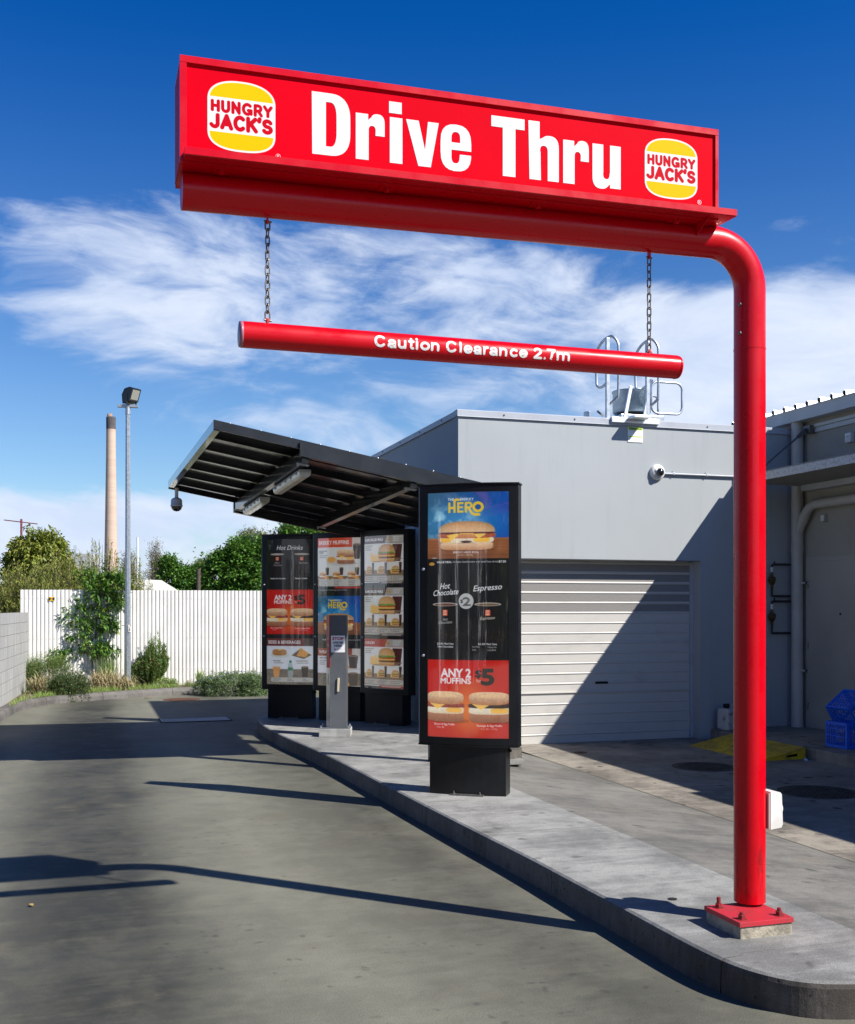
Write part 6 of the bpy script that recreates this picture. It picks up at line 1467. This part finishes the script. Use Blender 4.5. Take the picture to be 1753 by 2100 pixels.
mb = MB(); mb.prism([(-1.2, 2.10), (0, 2.64), (1.15, 2.02), (1.15, 1.97), (0, 2.59), (-1.2, 2.05)], 0, 2.1, M=AX('y')); fix_normals(mb.build('roof', TINR, sd, wp=False))
mb = MB(); mb.prism([(-1.2, 2.09), (0, 2.63), (1.15, 2.01), (1.15, 1.93), (0, 2.54), (-1.2, 2.0)], -.03, -.001, M=AX('y')); fix_normals(mb.build('bargeboard', mat('cream_board', (.50, .44, .32), .6), sd, wp=False))
mb = MB(); mb.prism([(-1.0, 0), (-1.0, 2.05), (0, 2.5), (1.0, 1.95), (1.0, 0)], .12, 2.0, M=AX('y')); fix_normals(mb.build('wall', mat('dark_slat_wall', (.12, .11, .10), .8), sd, wp=False))
up = thing('timber_pole', 'short weathered timber pole among the far trees', 'pole', tuple(V(-.2135*44, 44)), 0)
mb = MB(); q = V(-.2135*44, 44); mb.tube([(q.x, q.y, 0), (q.x, q.y, 3.2)], .09, 10); mb.build('pole', BARK, up)

# ============================================================ PLANTS
def leaf_mesh(name, P, D, Nn, L, Wd, m, fold=.25, seg=1):
    """P base points, D directions, Nn normals (n,3); one folded blade each"""
    n = len(P); D = D/np.linalg.norm(D, axis=1, keepdims=True); S = np.cross(D, Nn); S /= np.linalg.norm(S, axis=1, keepdims=True)+1e-9; U = np.cross(S, D)
    L = np.asarray(L).reshape(-1, 1)*np.ones((n, 1)); Wd = np.asarray(Wd).reshape(-1, 1)*np.ones((n, 1))
    tip = P+D*L-U*L*.10; mid = P+D*L*.45
    v = np.stack([P, mid+S*Wd/2+U*Wd*fold, tip, mid-S*Wd/2+U*Wd*fold], 1).reshape(-1, 3)
    me = bpy.data.meshes.new(name); me.vertices.add(4*n); me.vertices.foreach_set('co', v.astype(np.float32).ravel())
    me.loops.add(4*n); me.loops.foreach_set('vertex_index', np.arange(4*n, dtype=np.int32)); me.polygons.add(n)
    me.polygons.foreach_set('loop_start', np.arange(0, 4*n, 4, dtype=np.int32)); me.materials.append(m); me.update(calc_edges=True); me.validate(); return me
def unit(n, rng): v = rng.normal(size=(n, 3)); return v/np.linalg.norm(v, axis=1, keepdims=True)
def crown(t, blobs, n, size, m, aspect=.5, clump=30, cr=.16, droop=.3, seed=1, shell=.55, name='crown', outw=.7, hollow=True):
    """leaves in clumps over the outside of a few ellipsoids; coordinates local to the thing"""
    rng = np.random.default_rng(seed); B = np.array(blobs, float); vol = (B[:, 3]*B[:, 4]*B[:, 5])**(2/3); nc = max(4, n//clump)
    bi = rng.choice(len(B), nc, p=vol/vol.sum()); u = unit(nc, rng); u[:, 2] = np.where(u[:, 2] < -.5, -u[:, 2], u[:, 2])
    rad = shell+(1-shell)*rng.random(nc)**.6; rad *= 1+.13*rng.normal(size=nc)
    cc = B[bi, :3]+u*rad[:, None]*B[bi, 3:6]; k = rng.integers(0, nc, n)
    s_ = cr*(.6+.8*rng.random(nc))[k]; P = cc[k]+rng.normal(size=(n, 3))*s_[:, None]*.5
    D = u[k]*outw+unit(n, rng)*.8; D[:, 2] -= droop; N_ = unit(n, rng)*.6+np.array([0, 0, 1.])
    me = leaf_mesh(name, P, D, N_, size*(.65+.7*rng.random(n)), size*aspect*(.7+.6*rng.random(n)), m)
    return link(name, me, t), cc
def trunk(t, pts_list, m=BARK, name='trunk'):
    mb = MB()
    for pts, r0, r1 in pts_list: 
        n = len(pts); mb.tube(pts, [r0+(r1-r0)*i/(n-1) for i in range(n)], 8)
    o = mb.build(name, m, t, wp=False); return o
def limbs(cc, base, top, r0, k=14, seed=3):
    rng = np.random.default_rng(seed); out = [([base, tuple((np.array(base)+np.array(top))/2+rng.normal(size=3)*.03), top], r0, r0*.5)]
    for i in rng.choice(len(cc), min(k, len(cc)), replace=False):
        c_ = cc[i]; a = np.array(base)*(.5)+np.array(top)*.5 if rng.random() < .4 else np.array(top); midp = a*.5+c_*.5+rng.normal(size=3)*.06*np.linalg.norm(c_-a)
        out.append(([tuple(a), tuple(midp), tuple(c_)], r0*.35, r0*.07))
    return out
def tree(name, lab, cat, loc, blobs, n, size, m, base=(0, 0, 0), top=(0, 0, 1), r0=.1, **kw):
    g = kw.pop('group', None); t = thing(name, lab, cat, tuple(loc), -YAW, g); _, cc = crown(t, blobs, n, size, m, **kw)
    trunk(t, limbs(cc, base, top, r0, seed=kw.get('seed', 1))); return t
# round olive tree, left
D1 = 42.
tree('loquat_tree', 'round olive green broad leaved tree at the left above the fence', 'tree', V(-.362*D1, D1),
     [(0, 0, 3.3, 1.15, 1.1, 1.2), (-.1, 0, 2.5, 1.35, 1.2, 1.1), (.35, .1, 4.05, .55, .6, .55), (-.85, 0, 3.3, .5, .6, .6), (1.0, 0, 2.4, .85, .9, .85), (-.5, -.1, 3.9, .5, .5, .45), (.3, -.3, 3.2, .9, .9, .9), (1.5, 0, 2.0, .6, .6, .6), (-1.1, 0, 1.9, .55, .6, .7)],
     15000, .17, L_LOQ, top=(0, 0, 2.4), r0=.14, aspect=.42, clump=16, cr=.17, droop=.75, seed=11, shell=.6)
# feathery shrubs just behind the fence
D2 = 24.6
def feather(lab, x, y, h, w_, seed, n=150):
    t = thing('feathery_shrub', lab, 'shrub', tuple(V(x, y)), -YAW, 'feathery yellow green shrubs behind the fence'); rng = np.random.default_rng(seed)
    Ps, Ds, stems = [], [], []
    for i in range(n):
        a = rng.uniform(0, 2*math.pi); rr = w_*math.sqrt(rng.random()); lean = np.array([rr*math.cos(a)*1.0, rr*math.sin(a)*.6, 0]); hh = h*(1-.35*(rr/w_)**2)*rng.uniform(.62, 1.)
        tip = lean*1.25+np.array([0, 0, hh]); b = lean*.5+np.array([0, 0, hh*.25]); stems.append(([tuple(b), tuple((b+tip)/2+rng.normal(size=3)*.02), tuple(tip)], .008, .003))
        m_ = 80; s = rng.random(m_)**.75; P = b+(tip-b)*s[:, None]+rng.normal(size=(m_, 3))*.012; D = (tip-b)/np.linalg.norm(tip-b)*.9+unit(m_, rng)*.75; Ps.append(P); Ds.append(D)
    P = np.concatenate(Ps); D = np.concatenate(Ds); link('foliage', leaf_mesh('foliage', P, D, unit(len(P), rng), .085, .014, L_FEATH), t); trunk(t, stems, name='stem'); return t
feather('feathery shrub at the left edge above the block wall', -.385*D2, D2+.4, 2.75, .85, 21, 260)
feather('feathery shrub above the yellow reflector on the fence', -.345*D2, D2, 3.05, .85, 22, 260)
feather('feathery shrub reaching towards the base of the chimney', -.310*D2, D2+.3, 3.35, .65, 23, 230)
feather('feathery shrub hard behind the lamp post', -.279*D2, D2, 3.1, .5, 24, 120)
# climbing tree in front of the fence
Dc = 20.6; t = thing('young_tree', 'leafy young tree growing against the white fence beside the lamp post', 'tree', tuple(V(-.318*Dc, Dc, .11)), -YAW)
cl = [(a*1.22, b, c_, d_*.92, e_x, f_*.85) for a, b, c_, d_, e_x, f_ in [(-.02, 0, 1.05, .38, .25, .28), (.14, 0, 1.35, .35, .22, .26), (.02, 0, .72, .33, .24, .20), (-.32, -.05, .62, .20, .18, .16), (.27, 0, .68, .22, .18, .14), (.22, .05, 1.75, .42, .24, .20), (.42, .05, 1.98, .28, .22, .20), (.05, .08, 2.02, .28, .2, .18), (-.1, 0, 1.5, .24, .2, .16), (.35, 0, 1.12, .16, .14, .12), (-.42, -.04, .55, .16, .14, .12), (-.28, 0, 1.25, .14, .12, .16), (.50, 0, 1.62, .16, .12, .14)]]
_, cc = crown(t, cl, 4600, .112, L_SHRUB, aspect=.30, clump=17, cr=.10, droop=.35, seed=31, shell=.35, outw=.6)
st_ = [([(-.05, 0, 0), (.0, 0, .35), (.02, .02, .8), (.05, .02, 1.4)], .022, .010), ([(.12, .03, 0), (.11, .03, .5), (.18, .03, 1.1), (.22, .05, 1.9)], .016, .008)]
rng = np.random.default_rng(5)
for i in rng.choice(len(cc), 60, replace=False): 
    z = cc[i][2]*.75; a = np.array([.04+z*.06, .02, z]); st_.append(([tuple(a), tuple((a+cc[i])/2+np.array([0, 0, .03])), tuple(cc[i])], .007, .003))
trunk(t, st_, mat('reddish_stem', (.13, .07, .05), .8))
# rosemary-like upright shrub
Dr = 20.7; t = thing('upright_shrub', 'upright dusty green shrub with reddish tips right of the lamp post', 'shrub', tuple(V(-.2595*Dr, Dr, .11)), -YAW)
rng = np.random.default_rng(41); Ps, Ds = [], []; stems = []
for i in range(250):
    a = rng.uniform(0, 2*math.pi); rr = math.sqrt(rng.random()); b = np.array([.06*math.cos(a), .06*math.sin(a), .02]); hh = .88*(1-.45*rr**2)*rng.uniform(.45, 1.16)*(.86+.16*math.cos(a)+.10*math.sin(3*a))
    tip = np.array([.36*rr*math.cos(a), .27*rr*math.sin(a), hh+.03+.10*math.cos(a)*rr]); (stems.append if i % 5 == 0 else (lambda q: None))(([tuple(b), tuple(b*.4+tip*.6+np.array([tip[0], tip[1], 0])*.2), tuple(tip)], .006, .002))
    m_ = 85; s = .12+.88*rng.random(m_)**.8; bend = b+(tip-b)*s[:, None]+np.array([tip[0], tip[1], 0])*.25*np.sin(s*math.pi)[:, None]; Ps.append(bend+rng.normal(size=(m_, 3))*.008); Ds.append((tip-b)/np.linalg.norm(tip-b)*.8+unit(m_, rng)*.7)
P = np.concatenate(Ps); link('foliage', leaf_mesh('foliage', P, np.concatenate(Ds), unit(len(P), rng), .05, .014, L_ROSE), t); trunk(t, stems, name='stem')
# low mounds
def mound(name, lab, x, y, w_, dpt, h, m, n, seed, size=.032, z=.10, asp=.5, shell=.8, flowers=0, cr=.05):
    t = thing(name, lab, 'shrub', tuple(V(x, y, z)), -YAW)
    bl_ = [(0, 0, 0, w_, dpt, h)]; rg = np.random.default_rng(seed)
    for k in range(9): a = rg.uniform(0, 6.3); q_ = rg.uniform(.4, .8); bl_.append((w_*q_*math.cos(a), dpt*q_*math.sin(a), h*rg.uniform(.1, .35), w_*.36, dpt*.36, h*rg.uniform(.45, .75)))
    _, cc = crown(t, bl_, n, size, m, aspect=asp, clump=12, cr=cr, droop=-.25, seed=seed, shell=shell, name='foliage')
    mb = MB()
    for i in range(0, len(cc), max(1, len(cc)//60)): mb.tube([(cc[i][0]*.2, cc[i][1]*.2, 0), tuple(cc[i]*.6), tuple(cc[i])], [.006, .004, .002], 5)
    mb.build('stems', BARK, t, wp=False)
    if flowers:
        i = rg.choice(len(cc), flowers); P = cc[i]+np.array([0, -.02, .03]); P = np.repeat(P, 4, 0); D = unit(len(P), rg)*np.array([1, .3, 1]); me = leaf_mesh('flowers', P, D, np.tile([0, -1., .3], (len(P), 1)), .022, .016, L_FLOW); o = link('flowers', me, t); o['kind'] = 'stuff'
    return t
mound('spreading_bush', 'dark green bush spilling over the far kerb near the block wall', -.3345*18.7, 18.7, .36, .34, .46, L_DGREEN, 13000, 51, .028, z=.0)
mound('spreading_bush', 'feathery dark bush between the block wall and the young tree', -.352*19.9, 19.8, .55, .34, .62, L_ROSE, 17000, 52, .034, z=.1, asp=.25, cr=.08)
mound('flowering_bush', 'low grey green bush with small blue flowers beside the menu boards', -.182*19.9, 19.9, .62, .40, .34, L_GREY, 26000, 53, .027, z=.06, flowers=46, asp=.55)
mound('spreading_bush', 'sparse light green shrub low behind the fence foot plants', -.246*20.5, 20.6, .25, .15, .16, L_GRASS, 1500, 54, .03, z=.1)
def tuft(name, lab, x, y, n, h, spread, m, seed, w_=.008, arch=.6, z=.11, kind=None, dx=0.05):
    rng = np.random.default_rng(seed); t = thing(name, lab, 'grass', tuple(V(x, y, z)), -YAW)
    mb_v, mb_f = [], []
    for i in range(n):
        a = rng.uniform(0, 2*math.pi); s = spread*rng.uniform(.3, 1.); H_ = h*rng.uniform(.55, 1.1); b = rng.normal(size=2)*dx; side_ = np.array([-math.sin(a), math.cos(a), 0]); ar = arch*rng.uniform(.5, 1.4); N_ = 7
        k0_ = len(mb_v)
        for j in range(N_+1):
            q_ = j/N_; p = np.array([b[0]+s*math.cos(a)*q_**1.4, b[1]+s*math.sin(a)*q_**1.4, H_*(q_-ar*q_**3*.62)]); ww = w_*(1-q_**2*.9)/2
            mb_v += [tuple(p-side_*ww), tuple(p+side_*ww)]
        mb_f += [(k0_+2*j, k0_+2*j+1, k0_+2*j+3, k0_+2*j+2) for j in range(N_)]
    me = bpy.data.meshes.new('blades'); me.from_pydata(mb_v, [], mb_f); me.materials.append(m); link('blades', me, t); return t
tuft('straw_grass', 'dry straw coloured grass tuft nearest the block wall', -.363*18.9, 18.95, 150, .58, .42, L_STRAW, 61, arch=1.0, w_=.013)
tuft('straw_grass', 'large drooping straw grass clump at the foot of the lamp post', -.300*19.9, 19.9, 420, .62, .50, L_STRAW, 62, w_=.013, arch=1.15, dx=.13)
tuft('straw_grass', 'straw grass spilling over the far kerb below the lamp post', -.280*19.95, 19.9, 180, .46, .40, L_STRAW, 63, w_=.013, arch=1.5, dx=.06)
tuft('green_grass_clump', 'tall green grass clump just left of the lamp post', -.2965*20.5, 20.4, 200, .78, .24, L_GRASS, 64, arch=.35, dx=.09)
tuft('strappy_plant', 'strappy yellow green plant left of the blue flowered bush', -.2115*20.6, 20.55, 70, .46, .20, L_GRASS, 65, w_=.018, arch=.5, dx=.04)
tuft('straw_grass', 'thin dry stalks at the fence foot beside the strappy plant', -.222*20.6, 20.5, 40, .30, .30, L_STRAW, 66, w_=.006, arch=.9)
# small weeds and short grass along the bed: nobody could count them
rng = np.random.default_rng(70); n = 6500
base_pts = []
while len(base_pts) < n:
    x = rng.uniform(-1.15, 3.6); y = rng.uniform(17.2, 21.5)
    yk = np.interp(x, [p[0] for p in FK[3:]], [p[1] for p in FK[3:]])
    if y > yk+.16 and (rng.random() < math.exp(-((y-yk-.25)/.45)**2)+.08): base_pts.append((x, y, .105))
P = np.array(base_pts); den = np.sin(P[:, 0]*7)+np.sin(P[:, 0]*17+1)+rng.normal(size=n)*.6; P = P[den > -.6]; n = len(P)
D = np.stack([rng.normal(size=n)*.5, rng.normal(size=n)*.5, np.ones(n)], 1)
o = link('short_grass', leaf_mesh('short_grass', P, D, unit(n, rng), .05+.09*rng.random(n), .006, L_GRASS)); tag(o, 'short green grass and weeds growing along the garden bed edge', 'grass', kind='stuff')
# far trees
Df = 46.
tree('fig_tree', 'large dark green bushy tree filling the skyline left of the menu boards', 'tree', V(-.190*Df, Df),
     [(0, 0, 2.6, 1.2, 1.0, 1.2), (.9, 0, 3.2, 1.0, 1.0, 1.3), (-.85, 0, 1.9, .9, .9, .9), (1.4, 0, 2.4, .9, .9, 1.2), (.25, 0, 3.35, .75, .7, .75), (1.2, 0, 3.9, .6, .6, .6), (-1.4, 0, 1.5, .6, .6, .6), (.3, -.4, 1.8, 1.3, .7, .9), (1.9, 0, 3.4, .8, .8, 1.0)], 26000, .15, L_FIG, top=(.2, 0, 2.2), r0=.14, aspect=.65, clump=22, cr=.2, droop=.2, seed=81, shell=.62)
tree('gum_tree', 'sparse olive gum tree rising behind the dark bushy tree', 'tree', V(-.163*60, 60), [(0, 0, 5.1, 1.0, 1.0, .85), (-.6, 0, 4.8, .6, .6, .6), (.7, 0, 5.2, .6, .5, .5), (0, 0, 4.3, 1.1, .9, .8)], 9000, .15, L_GUM, top=(0, 0, 3.6), r0=.12, aspect=.28, clump=18, cr=.24, droop=.5, seed=82, shell=.4)
tree('bushy_tree', 'medium dark green tree beside the shed roof', 'tree', V(-.2365*48, 48), [(0, 0, 2.6, .75, .7, .95), (.5, 0, 2.3, .6, .6, .8), (-.2, 0, 3.3, .5, .5, .55), (.75, 0, 2.9, .3, .3, .5)], 9000, .14, L_FIG, top=(0, 0, 2), r0=.09, aspect=.55, clump=20, cr=.19, droop=.2, seed=83, shell=.55)
tree('gum_tree', 'small olive gum tree between the two dark green trees', 'tree', V(-.2065*62, 62), [(0, 0, 3.6, .75, .6, .8), (.4, 0, 4.2, .4, .4, .5), (-.3, 0, 3.9, .4, .4, .4)], 4500, .14, L_GUM, top=(0, 0, 2.6), r0=.09, aspect=.28, clump=16, cr=.2, droop=.5, seed=84, shell=.4)
for i, (f, h, w_, lab) in enumerate(((-.2785, 4.0, .75, 'sparse grey brown tree right behind the lamp post'), (-.2535, 4.4, .62, 'thin bare topped grey tree rising above the shed roof'), (-.2325, 3.0, .5, 'low grey brown tree behind the timber pole'))):
    Dg = 50.; t = thing('sparse_tree', lab, 'tree', tuple(V(f*Dg, Dg)), -YAW, 'sparse grey brown trees beyond the fence')
    rng = np.random.default_rng(90+i); st_ = []; cc = []
    for k in range(70):
        a = rng.uniform(0, 6.3); z1_ = h*rng.uniform(.45, 1.)*1.08; rr = w_*(1-.75*(z1_/h)**2+.1)*rng.random()**.5; tip = np.array([rr*math.cos(a), rr*math.sin(a), z1_]); b = np.array([0, 0, z1_*.35]); st_.append(([tuple(b), tuple((b+tip)/2+rng.normal(size=3)*.05), tuple(tip)], .018, .006)); cc += [b+(tip-b)*q_ for q_ in (.6, .8, 1.)]
    cc = np.array(cc); n = 6500; k = rng.integers(0, len(cc), n); P = cc[k]+rng.normal(size=(n, 3))*.11; link('crown', leaf_mesh('crown', P, unit(n, rng)+np.array([0, 0, -.3]), unit(n, rng), .10, .026, L_BARE), t)
    st_.append(([(0, 0, 0), (0, 0, h*.5)], .07, .03)); trunk(t, st_, mat('grey_bark', (.20, .17, .14), .9))
tree('garden_tree', 'green tree seen between the canopy and the rear boards', 'tree', V(-.118*40, 40), [(0, 0, 3.6, .9, .8, .9), (.7, 0, 4.0, .7, .7, .7), (-.4, 0, 4.2, .45, .5, .5), (1.2, 0, 3.4, .7, .7, .8)], 8000, .15, L_FIG, top=(0, 0, 2.5), r0=.12, aspect=.5, clump=20, cr=.2, droop=.3, seed=85, shell=.5)
# what stands behind the photographer: only its reflection shows, in the panes and the red paint
rng = np.random.default_rng(99); cs = []
for k in range(48):
    a = R(rng.uniform(150, 262)); rr = rng.uniform(17, 23); h_ = rng.choice([rng.uniform(1.6, 3.6), rng.uniform(4, 8.5)])
    for q_ in range(18): u = unit(1, rng)[0]; cs.append((rr*math.cos(a)+u[0]*2.2, rr*math.sin(a)+u[1]*2.2, h_*(.5+.5*u[2]*.9)))
cs = np.array(cs); n = 30000; k = rng.integers(0, len(cs), n); P = cs[k]+rng.normal(size=(n, 3))*.8
o = link('tree_belt', leaf_mesh('tree_belt', P, unit(n, rng), unit(n, rng), .75, .6, L_DGREEN)); tag(o, 'belt of dark trees across the car park behind the viewer', 'trees', kind='stuff')
n = 26000; a = rng.uniform(0, 2*math.pi, n); rr = rng.uniform(95, 125, n); P = np.stack([rr*np.cos(a), rr*np.sin(a), rng.random(n)*(2.1+.8*np.sin(a*23)*np.sin(a*61))], 1)
o = link('distant_scrub', leaf_mesh('distant_scrub', P, unit(n, rng), unit(n, rng), 1.6, 1.2, L_DGREEN)); tag(o, 'low distant scrub all round the horizon', 'scrub', kind='stuff')
rb = thing('restaurant', 'dark flat roofed restaurant across the lane to the left of the viewer', 'building', (-9, -3, 0))
mb = MB(); mb.box(-16, -8.5, -13, 7.5, 0, 4.4); mb.build('wall', DGREY, rb); mb = MB(); mb.box(-16.2, -8.2, -13.2, 7.7, 4.4, 4.9); mb.build('parapet', mat('red_parapet', (.25, .01, .01), .5), rb)
for k in range(5): mb = MB(); mb.box(-7.62, -7.36, -8.8+k*3.1, -8.54+k*3.1, 0, 3.3); mb.build('verandah_post', WPLAS, rb)
for k in range(5): mb = MB(); mb.box(-8.499, -8.47, -10+k*3.4, -7.8+k*3.4, .5, 2.9); mb.build('window', SMOKE, rb)
bpy.context.view_layer.update()
